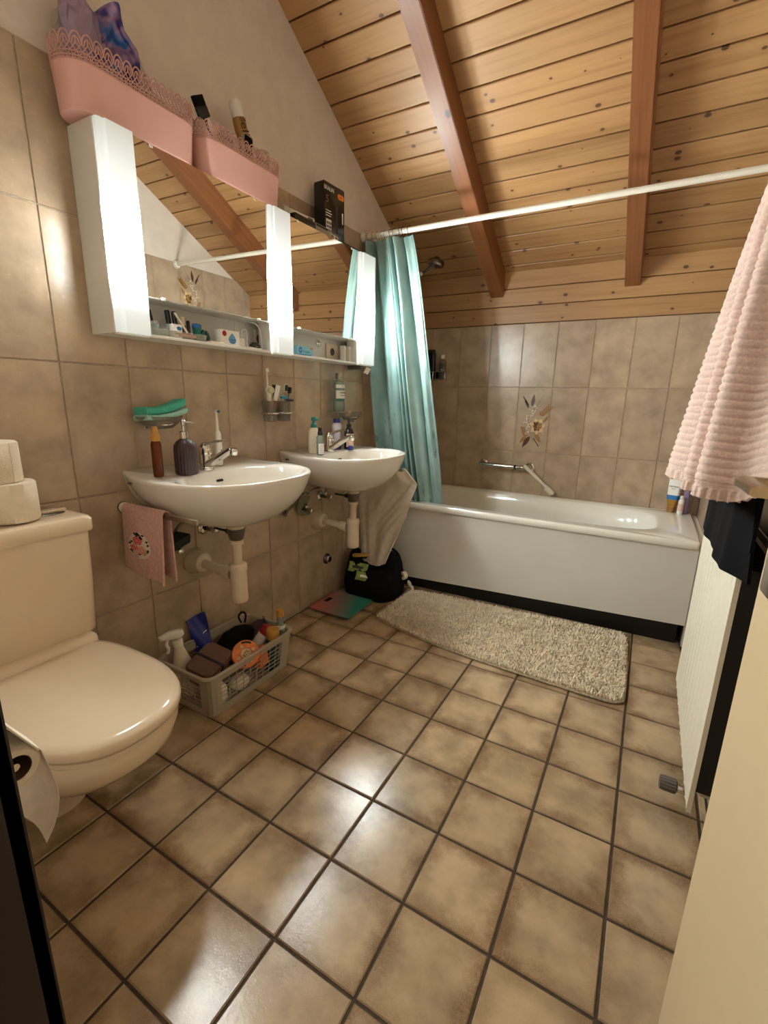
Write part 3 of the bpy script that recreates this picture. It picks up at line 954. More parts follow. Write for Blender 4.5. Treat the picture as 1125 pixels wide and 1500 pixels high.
def drape(name, fn, nu, nv, m, parent, th=.004):
    bm = B(); grid(bm, fn, nu, nv, th); return obj(name, bm, m, parent, angle=80)
ht = thing('hand_towel', 'small pink hand towel with a floral egg patch hanging on the towel bar', 'towel', (.022, .975, .738))
def hfn(front):
    def f(u, v):    # u along bar (x), v around: back bottom -> over bar -> front bottom
        x = u * .200
        Lf, Lb = .196, .216
        s = v * (Lf + Lb + .04)
        wav = .005 * math.sin(u * 9 + 1) + .003 * math.sin(u * 17)
        if s < Lb:
            d = Lb - s; return Vector((x + .02 * (u - .5) * d * 2, .012 + .35 * wav * d * 4, .0 - d + .010 * math.sin(u * 3)))
        if s < Lb + .04:
            a = (s - Lb) / .04 * PI; return Vector((x, .012 * math.cos(a), .012 * math.sin(a)))
        d = s - Lb - .04
        flare = 1 + .03 * d / Lf
        return Vector(((x - .10) * flare + .10 + .01 * d, -.012 - .012 * d / Lf + wav * d * 5, -d - .022 * u * d / Lf))
    return f
drape('cloth', hfn(1), 40, 60, 'pink_towel', ht, .005)
pm = frame_mtx((.084, -.0235, -.108), (1, .0, -.06), (0, .06, 1)) @ Matrix.Diagonal((1.65, .95, 1, 1))
egg = [(.033 * math.sin(a) * (1 - .12 * math.cos(a)), .045 * math.cos(a)) for a in [2 * PI * k / 28 for k in range(28)]]
bm = B(); prism(bm, egg, .002, pm); pt = obj('floral_patch', bm, 'cotton', ht, False)
rr = random.Random(5)
def rose(cx, cy, r, m1, m2):
    for k in range(4):
        rad = r * (1 - k * .22)
        bm = B(); prism(bm, [(cx + rad * (1 + .12 * math.sin(5 * a + k)) * math.cos(a), cy + rad * (1 + .12 * math.sin(5 * a + k)) * math.sin(a)) for a in [2 * PI * j / 18 for j in range(18)]], .0005, pm @ Matrix.Translation((0, 0, .0021 + k * .0005)))
        obj('rose_petals', bm, m1 if k % 2 == 0 else m2, pt, False)
bm = B()
for k in range(26):
    a = rr.uniform(0, 2 * PI); q = rr.uniform(.55, .92)
    cx, cy = .033 * q * math.sin(a), .045 * q * math.cos(a)
    an = rr.uniform(0, 6); prism(bm, leaf_poly((cx, cy), an, .010, .0035, 4), .0004, pm @ Matrix.Translation((-.004 * math.cos(an), -.004 * math.sin(an), .0021)))
obj('leaf_print', bm, 'rose_leaf', pt, False)
rose(-.004, .016, .0135, 'rose_red', 'rose_pink'); rose(-.014, -.012, .0115, 'rose_red', 'rose_pink'); rose(.011, -.014, .0145, 'rose_pink', 'petal')

# dark green sponge lying on the valve
bm = B(); box(bm, -.034, .034, -.05, .05, -.018, .018, .006, 2); sp = obj('scouring_sponge', bm, 'bottle_green', None, loc=(.055, BY[0] - .125, .594), rot=(.05, .12, .35))
tag(sp, 'dark green sponge on the angle valve under the nearer washbasin', 'sponge')
# sage cloth over the pipes
def sage(u, v):
    y = 1.70 + .19 * u; d = v
    return Vector((.045 + .03 * math.sin(u * 10 + v * 3) * (.3 + v), y + .02 * math.sin(v * 7 + u * 5), .668 - .125 * d * (0.55 + .45 * math.sin(u * 8 + .6)) - .02 * u))
sg = thing('cleaning_cloth', 'sage green cloth hung over the pipes under the far washbasin', 'cloth', (.045, 1.79, .66))
def sage_l(u, v): return sage(u, v) - Vector((.045, 1.79, .66))
drape('cloth_sheet', sage_l, 36, 18, 'sage', sg, .004)
# wall cap
t = thing('drain_cover', 'round chrome cap on the tiles above the bathroom scale', 'pipe cap', (0, 2.079, .228))
bm = B(); lathe(bm, [(.030, .0005), (.030, .004), (.026, .009)], 26, axis='x'); obj('flange', bm, 'chrome_dark', t)
bm = B(); lathe(bm, [(.020, .009), (.020, .020), (.016, .024)], 22, axis='x'); obj('cap', bm, 'chrome', t)

# ------------------------------------------------------------------ small items
def lathed(name, label, cat, loc, parts, rot=(0, 0, 0), group=None, seg=22):
    t = thing(name, label, cat, loc, rot, group)
    for p in parts:
        pn, m, prof = p[:3]
        kw = p[3] if len(p) > 3 else {}
        bm = B(); lathe(bm, prof, seg, **kw); obj(pn, bm, m, t)
    return t
DK = ZB + .0015     # washbasin deck height
# dark ribbed soap dispenser
sd = thing('soap_dispenser', 'dark brown ribbed soap dispenser with chrome pump on the nearer washbasin', 'soap dispenser', (.135, 1.128, DK + .001))
bm = B(); rings = []
for r, z in ((.033, 0), (.036, .004), (.036, .085), (.034, .098), (.026, .110), (.015, .117), (.014, .120)):
    ring = []
    for i in range(96):
        a = 2 * PI * i / 96
        rb = r * (1 + (.022 * math.cos(a * 24) if .002 < z < .1 else 0))
        ring.append(Vector((rb * math.cos(a), rb * math.sin(a), z)))
    rings.append(ring)
loft(bm, rings); obj('bottle', bm, 'maroon_ribbed', sd)
bm = B(); lathe(bm, [(.0155, .119), (.0155, .140), (.013, .142)], 20); obj('pump_collar', bm, 'chrome', sd)
bm = B(); lathe(bm, [(.006, .141), (.006, .160), (.008, .162), (.008, .177), (.006, .179)], 16); tube(bm, [(.0, 0, .172), (.018, .014, .171), (.028, .021, .167)], [.0045, .004, .003], 8); obj('pump_head', bm, 'chrome', sd)

lathed('spray_bottle', 'slim amber spray bottle with golden cap beside the soap dispenser', 'bottle', (.125, 1.030, DK + .004),
       [('bottle', 'amber', [(.0135, 0), (.0155, .003), (.0155, .104), (.012, .112), (.009, .114)]), ('liquid', 'maroon_ribbed', [(.0125, .002), (.0138, .004), (.0138, .074)]),
        ('collar', 'gold_plastic', [(.0135, .113), (.0135, .133), (.0115, .136)]), ('nozzle', 'gold_plastic', [(.0095, .135), (.0095, .152), (.0070, .158)])])
tbp = [('handle', 'white_plastic', [(.0125, 0), (.0135, .004), (.0135, .07), (.0115, .118), (.0075, .128)]), ('head_stem', 'white_plastic', [(.0055, .128), (.0050, .16), (.0035, .196)]), ('brush_head', 'white_plastic', [(.0065, -.004), (.0068, .006), (.005, .008)], dict(axis='x', c=(.001, 0, .199))),
       ('bristles', 'teal_pump', [(.0055, .008), (.0055, .014)], dict(axis='x', c=(.001, 0, .199)))]
etb = lathed('electric_toothbrush', 'white electric toothbrush standing behind the faucet of the nearer washbasin', 'toothbrush', (.070, 1.322, DK + .003), tbp)
for k in range(2):
    bm = B(); prism(bm, rrect(.006, .012, .002, 3), .001, frame_mtx((.0125, .002, .032 + .022 * k), (0, 1, 0), (0, 0, 1))); obj('button', bm, 'grey_plastic', etb)

# wall soap dishes of smoked glass
def soap_dish(y, z, label):
    t = thing('soap_dish', label, 'soap dish', (0, y, z), group='smoked glass soap dishes')
    bm = B(); box(bm, .0005, .008, -.022, .022, -.018, .018, .002); obj('wall_plate', bm, 'chrome', t)
    ell = [(.066 * math.cos(a), .046 * math.sin(a)) for a in [2 * PI * k / 32 for k in range(33)]]
    bm = B(); tube(bm, [(.060 + b * .82, a * .60, .0) for a, b in ell[:-1]], .0045, 8, closed=True); tube(bm, [(.005, 0, 0), (.022, 0, 0)], .006, 10); obj('holder_ring', bm, 'chrome', t)
    bm = B()
    lathe(bm, [(.030, -.012), (.040, -.010), (.060, .004), (.078, .024), (.080, .024), (.062, .000), (.041, -.0145), (.025, -.016)], 36, (.060, 0, .0), sx=.68, cap0=True); obj('dish', bm, 'smoke_glass', t)
    return t
soap_dish(1.098, 1.005, 'smoked glass soap dish holding the turquoise sponge')
soap_dish(2.222, 1.000, 'smoked glass soap dish below the mouthwash bottle')
# turquoise sponge folded in the first dish
sp = thing('bath_sponge', 'folded turquoise sponge in the left soap dish', 'sponge', (.060, 1.105, 1.012), (0, math.radians(-4), 0))
def slab(z0, th, bend, w, l, m, name):
    bm = B(); rings = []
    for i in range(13):
        u = i / 12; y = (u - .5) * l; zz = z0 + bend * (u - .2) ** 2
        rings.append([Vector((x + .0015 * math.sin(u * 21), y, zz + h)) for x, h in [(p[0], p[1]) for p in rrect(w, th, th * .35, 3)]])
    loft(bm, rings); return obj(name, bm, m, sp)
slab(.012, .018, .035, .074, .150, 'turquoise_pale', 'scrub_layer')
slab(.033, .024, .045, .070, .145, 'turquoise', 'sponge_body')

# tumbler holder
th_ = thing('tumbler_holder', 'chrome wall holder carrying two smoked tumblers', 'tumbler holder', (0, 1.655, 1.030))
bm = B(); box(bm, .0005, .008, -.016, .016, -.016, .016, .002); tube(bm, [(.006, 0, 0), (.03, 0, 0)], .006, 10); obj('wall_plate', bm, 'chrome', th_)
for s in (-1, 1):
    bm = B(); tube(bm, [(.062 + .0355 * math.cos(a), s * .042 + .0355 * math.sin(a), 0) for a in [2 * PI * k / 28 for k in range(28)]], .0042, 8, closed=True); obj('ring', bm, 'chrome', th_)
tums = []
for s, lb in ((-1, 'smoked glass tumbler holding the round-headed brush and tube'), (1, 'smoked glass tumbler holding the dark toothbrushes and aqua holder')):
    tums.append(lathed('tumbler', lb, 'tumbler', (.062, 1.655 + s * .042, .995), [('glass', 'smoke_glass', [(.024, 0), (.0285, .002), (.0295, .03), (.0305, .085), (.0292, .085), (.0282, .03), (.0265, .005)], dict(cap1=True))], group='smoked tumblers'))
def stick(name, label, cat, a, b, parts, group=None):
    """thing from point a (base) toward b; parts get the local frame with +z along the stick"""
    a = Vector(a); b = Vector(b); d = (b - a)
    zz = d.normalized(); xx = Vector((1, -.25, 0)); xx = (xx - zz * xx.dot(zz)).normalized(); yy = zz.cross(xx)
    q = Matrix((xx, yy, zz)).transposed().to_quaternion()
    t = thing(name, label, cat, a, q.to_euler(), group)
    for pn, m, fn in parts:
        bm = B(); fn(bm, d.length); obj(pn, bm, m, t)
    return t
GB = 'brushes in the tumblers'
by0, by1 = 1.613, 1.697
stick('facial_brush', 'white brush with a round cream head leaning in the left tumbler', 'brush', (.06, by0 + .005, .999), (.07, by0 - .008, 1.125),
      [('handle', 'white_plastic', lambda bm, l: lathe(bm, [(.006, 0), (.008, .04), (.0095, .08), (.006, l - .012)], 12, sx=.7)),
       ('grip', 'teal_dark', lambda bm, l: box(bm, -.007, -.0052, -.0045, .0045, .012, .07, .001)),
       ('head', 'white_plastic', lambda bm, l: lathe(bm, [(.008, -.006), (.016, -.004), (.016, .004)], 18, (.0, 0, l), 'x')),
       ('bristles', 'bristle', lambda bm, l: lathe(bm, [(.0135, .004), (.014, .016), (.012, .018)], 18, (.0, 0, l), 'x'))], GB)
stick('toothpaste_tube', 'white and red toothpaste tube leaning in the left tumbler', 'tube', (.055, by0 + .008, .999), (.072, by0 + .045, 1.145),
      [('tube', 'label_white', lambda bm, l: loft(bm, [[Vector((p[0], p[1], z)) for p in rrect(w, d, min(w, d) * .45, 3)] for z, w, d in ((.018, .018, .018), (.05, .014, .020), (l - .01, .003, .022), (l, .0025, .022))])),
       ('cap', 'label_white', lambda bm, l: lathe(bm, [(.008, 0), (.009, .018)], 14)),
       ('red_band', 'red', lambda bm, l: box(bm, .005, .0085, -.0095, .0095, .05, .085, .001)),
       ('blue_band', 'sky', lambda bm, l: box(bm, .0068, .0092, -.0085, .0085, .034, .05, .001)),
       ('magenta_band', 'magenta', lambda bm, l: box(bm, .0080, .0102, -.0075, .0075, .02, .036, .001))], GB)
stick('brush_head_refill', 'white electric brush head standing tall in the left tumbler', 'toothbrush', (.045, by0 + .012, .999), (.030, by0 + .022, 1.205),
      [('stem', 'white_plastic', lambda bm, l: lathe(bm, [(.006, 0), (.006, .10), (.0045, .14), (.0032, l - .004)], 12)),
       ('head', 'white_plastic', lambda bm, l: lathe(bm, [(.007, -.006), (.0085, 0), (.0085, .006)], 16, (0, 0, l), 'x'))], GB)
def tooth(name, label, a, b, mh, mb, hm='label_white'):
    return stick(name, label, 'toothbrush', a, b,
      [('handle', mh, lambda bm, l: lathe(bm, [(.0035, 0), (.0062, .03), (.0052, .08), (.0030, l - .028)], 10, sx=.8)),
       ('head', hm, lambda bm, l: box(bm, -.003, .002, -.006, .006, l - .03, l, .002)),
       ('bristles', mb, lambda bm, l: box(bm, .002, .012, -.005, .005, l - .028, l - .003, .001))], GB)
tooth('toothbrush', 'black toothbrush in the middle of the tumblers', (.065, by0 + .02, .999), (.05, by0 + .040, 1.148), 'black', 'black', 'black')
tooth('toothbrush', 'white toothbrush with green bristles in the right tumbler', (.060, by1 + .006, .999), (.05, by1 + .032, 1.150), 'salmon', 'green_dark')
tooth('toothbrush', 'dark-headed grey toothbrush leaning furthest right in the right tumbler', (.072, by1 - .002, .999), (.055, by1 + .052, 1.140), 'grey_plastic', 'black', 'black')
stick('tongue_cleaner', 'clear holder with an aqua band in the right tumbler', 'brush', (.068, by1 - .006, .999), (.078, by1 - .012, 1.115),
      [('handle', 'black', lambda bm, l: lathe(bm, [(.006, 0), (.010, .05), (.007, .07)], 12)), ('case', 'clear_plastic', lambda bm, l: lathe(bm, [(.006, .065), (.014, .09), (.016, l - .012), (.010, l)], 16)),
       ('band', 'aqua', lambda bm, l: lathe(bm, [(.0158, l - .024), (.0168, l - .014)], 16))], GB)
stick('razor', 'black razor with a slanted head in the right tumbler', 'razor', (.075, by1 + .008, .999), (.085, by1 + .010, 1.085),
      [('handle', 'navy_fabric', lambda bm, l: lathe(bm, [(.005, 0), (.007, .05), (.004, l)], 10)), ('head', 'black', lambda bm, l: box(bm, -.004, .008, -.021, .021, l - .005, l + .004, .002))], GB)

# mouthwash on a little ledge behind the second dish
ledge = thing('corner_ledge', 'small clear ledge under the mouthwash bottle', 'ledge', (0, 2.142, 1.030))
bm = B(); box(bm, .0005, .085, -.045, .045, -.006, .0, .001); obj('plate', bm, 'clear_plastic', ledge)
bm = B(); box(bm, .0005, .006, -.045, .045, -.03, -.006, .001); obj('wall_tab', bm, 'clear_plastic', ledge)
mw = thing('mouthwash_bottle', 'clear mouthwash bottle with grey cap and green label above the soap dish', 'bottle', (.045, 2.142, 1.031))
def oval(bm, prof, sx=.68, n=26): return lathe(bm, prof, n, sx=sx)
bm = B(); oval(bm, [(.032, 0), (.036, .004), (.036, .04), (.033, .05), (.033, .105), (.036, .115), (.036, .130), (.026, .148), (.014, .152), (.013, .160)]); obj('bottle', bm, 'clear_bottle', mw)
bm = B(); oval(bm, [(.031, .002), (.0345, .005), (.0345, .018)]); obj('mouthwash', bm, 'mint_liquid', mw)
bm = B(); lathe(bm, [(.0165, .160), (.0175, .162), (.0175, .186), (.015, .189)], 22); obj('cap', bm, 'steel', mw)
def wrap(bm, r, z0, z1, a0, a1, sx=.68, n=14):
    pts = [a0 + (a1 - a0) * k / n for k in range(n + 1)]
    lo = [Vector((r * math.cos(a) * sx, r * math.sin(a), z0)) for a in pts]; hi = [Vector((r * math.cos(a) * sx, r * math.sin(a), z1)) for a in pts]
    loft(bm, [lo, hi], closed=False)
for z0, z1, m, nm in ((.062, .104, 'label_white', 'label'), (.050, .064, 'label_green', 'label_band'), (.116, .132, 'label_white', 'neck_label')):
    bm = B(); wrap(bm, .0372, z0, z1, -1.3, 1.3); obj(nm, bm, m, mw)
def face_mtx(x, y, z, yaw):      # text facing direction yaw in xy plane
    return frame_mtx((x, y, z), (-math.sin(yaw), math.cos(yaw), 0), (0, 0, 1))
text('label_text', 'LISTERINE', .0125, 'ink', mw, face_mtx(.0262, -.003, .092, -.05), sx=.85)
text('label_text', 'FRESH MINT', .0065, 'ink', mw, face_mtx(.0262, -.003, .078, -.05))
text('label_text', 'S', .012, 'ink', mw, face_mtx(.0262, -.006, .123, -.05))
# soap in the second dish
bm = B(); lathe(bm, [(.004, -.013), (.018, -.010), (.024, .0), (.018, .011), (.004, .014)], 20, sx=.75); so = obj('soap_bar', bm, 'soap', None, loc=(.062, 2.205, 1.006 + .010), rot=(.2, 0, .3))
tag(so, 'worn beige soap bar in the right soap dish', 'soap')

# bottles on the second basin
t = thing('pump_bottle', 'white lotion bottle with teal pump on the far washbasin', 'bottle', (.095, 1.865, DK + .001))
bm = B(); lathe(bm, [(.030, 0), (.033, .004), (.033, .095), (.028, .112), (.014, .120)], 28, sx=.62); obj('bottle', bm, 'cream_plastic', t)
bm = B(); lathe(bm, [(.0135, .120), (.0135, .136), (.008, .140), (.007, .150), (.011, .152), (.011, .166), (.008, .168)], 18); tube(bm, [(0, 0, .160), (.024, .004, .158)], .005, 8); obj('pump', bm, 'teal_pump', t)
text('label_text', 'OAYR', .016, 'ink', t, frame_mtx((.0225, -.006, .055), (0, 0, -1), (0, 1, 0)), sx=1.3)
text('label_text', 'lait', .009, 'ink', t, face_mtx(.0225, .0, .022, -.1))
t = thing('dropper_bottle', 'small clear bottle with black pump and white label in front of the lotion bottle', 'bottle', (.152, 1.838, DK + .001))
bm = B(); lathe(bm, [(.0155, 0), (.0165, .003), (.0165, .082), (.010, .090)], 22); obj('bottle', bm, 'clear_bottle', t)
bm = B(); lathe(bm, [(.0150, .003), (.0152, .055)], 20); obj('serum', bm, 'mint_liquid', t)
bm = B(); wrap(bm, .0170, .004, .052, -1.4, 1.0, 1.0); obj('label', bm, 'label_white', t)
for k in range(5):
    bm = B(); wrap(bm, .01715, .012 + k * .008, .0132 + k * .008, -.9, .4, 1.0); obj('label_line', bm, 'grey_plastic', t)
bm = B(); lathe(bm, [(.0115, .089), (.0115, .104), (.009, .106), (.009, .122), (.007, .124)], 18); obj('pump', bm, 'black', t)
t = thing('shampoo_bottle', 'white bottle with cobalt blue cap and base behind the far faucet', 'bottle', (.070, 2.085, DK + .001))
bm = B(); lathe(bm, [(.029, .030), (.030, .034), (.031, .100), (.033, .118), (.026, .130), (.018, .134)], 26, sx=.66); obj('bottle', bm, 'pale_violet', t)
bm = B(); lathe(bm, [(.030, 0), (.031, .003), (.031, .0325)], 26, sx=.68); obj('base', bm, 'cobalt', t)
bm = B(); lathe(bm, [(.018, .134), (.018, .150), (.015, .153)], 22); obj('cap', bm, 'cobalt', t)
t = thing('soap_pump', 'black pump bottle with pink label behind the far faucet', 'bottle', (.125, 2.115, DK + .001))
bm = B(); lathe(bm, [(.023, 0), (.0245, .003), (.0245, .088), (.018, .104), (.011, .108), (.011, .112)], 24); obj('bottle', bm, 'black_gloss', t)
bm = B(); wrap(bm, .0250, .014, .080, -1.5, .7, 1.0); obj('label', bm, 'label_pink', t)
bm = B(); lathe(bm, [(.0125, .111), (.0125, .128), (.006, .130), (.0045, .140), (.009, .141), (.009, .150), (.006, .152)], 18); tube(bm, [(0, 0, .147), (.026, .006, .143)], .0042, 8); obj('pump', bm, 'black', t)
lathed('bottle_cap', 'loose cobalt blue cap between the bottles on the far washbasin', 'cap', (.155, 2.085, DK + .001), [('cap', 'cobalt', [(.012, 0), (.0125, .002), (.0125, .02), (.010, .022)])])

# ------------------------------------------------------------------ on the cabinet shelf
SZ = CZ0 + .0095
tray = thing('cosmetics_tray', 'clear acrylic cosmetics tray on the mirror cabinet shelf', 'tray', (.066, 1.165, SZ))
bm = B(); box(bm, -.040, .040, -.095, .105, 0, .003, .001); obj('base', bm, 'clear_plastic', tray)
for a in ((-.040, -.038, -.095, .105), (.038, .040, -.095, .105)):
    bm = B(); box(bm, a[0], a[1], a[2], a[3], .003, .018); obj('wall', bm, 'clear_plastic', tray)
for a in ((-.095, -.093), (.103, .105), (-.035, -.033)):
    bm = B(); box(bm, -.038, .038, a[0], a[1], .003, .040 if a[0] < 0 else .018); obj('divider', bm, 'clear_plastic', tray)
bm = B(); tube(bm, [(.041, -.095, .018), (.041, .107, .018)], .003, 8); obj('front_rim', bm, 'clear_plastic', tray)
zt = SZ + .0035
def tubeitem(name, label, a, b, r, m, cat='makeup', capm=None):
    parts = [('body', m, lambda bm, l: lathe(bm, [(r * .9, 0), (r, .002), (r, l * .6), (r * .97, l * .6 + .001)], 12))]
    parts.append(('cap', capm or m, lambda bm, l: lathe(bm, [(r * .95, l * .6 + .001), (r * 1.04, l * .62), (r * 1.04, l - .002), (r * .8, l)], 12)))
    return stick(name, label, cat, a, b, parts, 'makeup in the tray')
tubeitem('mascara', 'black mascara tube standing left of centre in the cosmetics tray', (.050, 1.175, zt), (.046, 1.168, zt + .086), .0078, 'black')
tubeitem('mascara', 'black mascara tube leaning right of its twin in the cosmetics tray', (.052, 1.197, zt), (.050, 1.190, zt + .085), .0078, 'black_gloss')
tubeitem('eyeliner_pen', 'slim ivory pen leaning across the cosmetics tray', (.094, 1.205, zt + .016), (.078, 1.172, zt + .078), .0036, 'cream_plastic')
tubeitem('lip_gloss', 'dark tube with a white side standing behind the ivory pen', (.058, 1.222, zt), (.056, 1.216, zt + .072), .0085, 'black', capm='cream_plastic')
tubeitem('lip_gloss', 'short black lip gloss beside the blue jar', (.060, 1.238, zt), (.060, 1.236, zt + .062), .0058, 'violet', capm='black')
tubeitem('makeup_brush', 'small brush with a red ferrule at the left end of the cosmetics tray', (.062, 1.105, zt), (.055, 1.090, zt + .070), .0035, 'steel', 'brush', 'red')
tubeitem('makeup_brush', 'dark soft brush beside the red-banded brush in the cosmetics tray', (.055, 1.115, zt), (.048, 1.104, zt + .078), .0045, 'grey_plastic', 'brush', 'black')
t = thing('glass_jar', 'clear little jar in the left compartment of the cosmetics tray', 'jar', (.078, 1.098, zt))
bm = B(); lathe(bm, [(.014, 0), (.0145, .030), (.013, .032)], 16); obj('jar', bm, 'clear_bottle', t)
bm = B(); lathe(bm, [(.0142, .032), (.0142, .040), (.012, .042)], 16); obj('lid', bm, 'clear_plastic', t)
t = thing('balm_box', 'small white carton with a blue oval in the cosmetics tray', 'box', (.085, 1.168, zt))
bm = B(); box(bm, -.008, .008, -.018, .018, 0, .040, .0008); obj('carton', bm, 'label_white', t)
bm = B(); prism(bm, [(.009 * math.cos(a), .006 * math.sin(a)) for a in [2 * PI * k / 18 for k in range(18)]], .0006, face_mtx(.0081, .006, .028, 0)); obj('oval_mark', bm, 'label_blue', t)
text('label_text', 'Labello', .009, 'ink', t, face_mtx(.0083, -.001, .012, 0))
bm = B(); box(bm, .0, .014, -.034, .034, 0, .010, .001); o = obj('powder_compact', bm, 'salmon', None, loc=(.080, 1.205, zt + .004), rot=(0, 0, 0)); tag(o, 'flat rose compact lying at the front of the cosmetics tray', 'makeup', 'makeup in the tray')
t = thing('cream_jar', 'clear jar with a bright blue lid in the cosmetics tray', 'jar', (.075, 1.258, zt))
bm = B(); lathe(bm, [(.0115, 0), (.013, .002), (.0135, .040)], 18); obj('jar', bm, 'mint_liquid', t)
bm = B(); lathe(bm, [(.015, .040), (.0155, .041), (.0155, .052), (.013, .054)], 20); obj('lid', bm, 'label_blue', t)
t = thing('hair_clip', 'dark teal hair clip at the right end of the cosmetics tray', 'hair clip', (.06, 1.300, SZ))
for s in (-1, 1):
    bm = B(); tube(bm, spline([(.0, s * .004, .002), (.004, s * .013, .014), (.002, s * .011, .030), (0, s * .003, .040)], 5), .0068, 8); obj('claw', bm, 'teal_dark', t)
bm = B(); tube(bm, [(0, -.004, .038), (0, .004, .038)], .004, 8); obj('spring', bm, 'steel', t)
bm = B(); box(bm, -.02, .02, -.028, .028, 0, .006, .001); o = obj('cotton_pads', bm, 'cream_plastic', None, loc=(.088, 1.318, SZ), rot=(0, 0, .0)); tag(o, 'flat cream packet between the tray and the white carton', 'packet')
t = thing('tampon_box', 'white carton with a red dot and blue drop print on the cabinet shelf', 'box', (.082, 1.385, SZ))
bm = B(); box(bm, -.015, .015, -.044, .044, 0, .052, .001); obj('carton', bm, 'label_white', t)
bm = B(); prism(bm, [(.0095 * math.cos(a), .0095 * math.sin(a)) for a in [2 * PI * k / 20 for k in range(20)]], .0006, face_mtx(.0151, -.027, .039, 0)); obj('red_dot', bm, 'red_cap', t)
drop = [(.017 * math.sin(a), -.017 * math.cos(a) if abs(a) < 2.4 else 0) for a in [0]]
drop = [(.018 * math.sin(a) * (1 if a < PI else 1), -.016 * math.cos(a)) for a in [2 * PI * k / 24 for k in range(24)]]
drop = [(x * (1 - max(0, y) / .030), y * (1.25 if y > 0 else 1)) for x, y in drop]
bm = B(); prism(bm, drop, .0005, face_mtx(.0151, .009, .022, 0)); obj('drop_print', bm, 'sky', t)
text('label_text', 'natural', .0085, 'label_blue', t, face_mtx(.0159, .009, .021, 0)); text('label_text', 'Love Box', .0075, 'label_blue', t, face_mtx(.0159, .009, .012, 0))
t = thing('phone_charger', 'white charger with a looped cable on the cabinet shelf', 'charger', (.07, 1.452, SZ))
bm = B(); box(bm, -.014, .014, -.018, .018, 0, .034, .005); obj('plug_body', bm, 'white_plastic', t)
bm = B(); tube(bm, spline([(.0, .01, .034), (.004, .014, .062), (.004, .034, .066), (.006, .036, .04), (.010, .030, .01), (.016, .06, .004), (.012, .105, .006), (.004, .115, .03), (.004, .108, .075), (.0, .085, .098), (-.01, .07, .100)], 8), .0022, 8); obj('cable', bm, 'white_plastic', t)
bm = B(); tube(bm, spline([(-.005, -.005, .034), (-.008, -.008, .06), (-.012, -.004, .09), (-.02, .01, .102)], 6), .0014, 6); obj('thin_cable', bm, 'white_plastic', t)
t = thing('pouch', 'small dark brown pouch in front of the shelf socket', 'pouch', (.045, 1.558, SZ))
bm = B(); lathe(bm, [(.018, 0), (.024, .008), (.022, .020), (.010, .030), (.004, .031)], 16, sx=.7, sy=1.2); obj('pouch_body', bm, 'maroon_ribbed', t)
bm = B(); box(bm, .0145, .0165, -.012, .012, .012, .016, .0005); obj('zip', bm, 'steel', t)
t = thing('bandage_box', 'pale blue carton with a small orange seal on the cabinet shelf', 'box', (.060, 1.842, SZ))
bm = B(); box(bm, -.014, .014, -.056, .056, 0, .042, .001); obj('carton', bm, 'light_blue_box', t)
bm = B(); prism(bm, [(.012 * math.cos(a), .013 * math.sin(a)) for a in [2 * PI * k / 20 for k in range(20)]], .0005, face_mtx(.0141, -.036, .025, 0)); obj('round_mark', bm, 'label_blue', t)
text('label_text', 'ob', .012, 'ink_white', t, face_mtx(.0149, -.036, .025, 0))
bm = B(); prism(bm, rrect(.020, .009, .003, 3), .0005, face_mtx(.0141, .043, .036, 0)); obj('seal', bm, 'orange_pad', t)
text('label_text', 'ProComfort', .010, 'label_blue', t, face_mtx(.0146, .006, .020, 0))
bm = B(); box(bm, .0142, .0148, -.052, .040, .001, .008); obj('blue_strip', bm, 'label_blue', t, False)
t = thing('dental_holder', 'white open plastic stand at the right end of the cabinet shelf', 'stand', (.06, 2.178, SZ))
bm = B(); box(bm, -.015, .015, -.028, .028, 0, .004, .001); obj('base', bm, 'white_plastic', t)
for s in (-1, 1):
    bm = B(); box(bm, -.014, .014, s * .022 - .007, s * .022 + .007, .004, .078, .002); obj('upright', bm, 'white_plastic', t)
bm = B(); box(bm, -.012, -.008, -.016, .016, .004, .030, .001); obj('back', bm, 'cream_plastic', t)

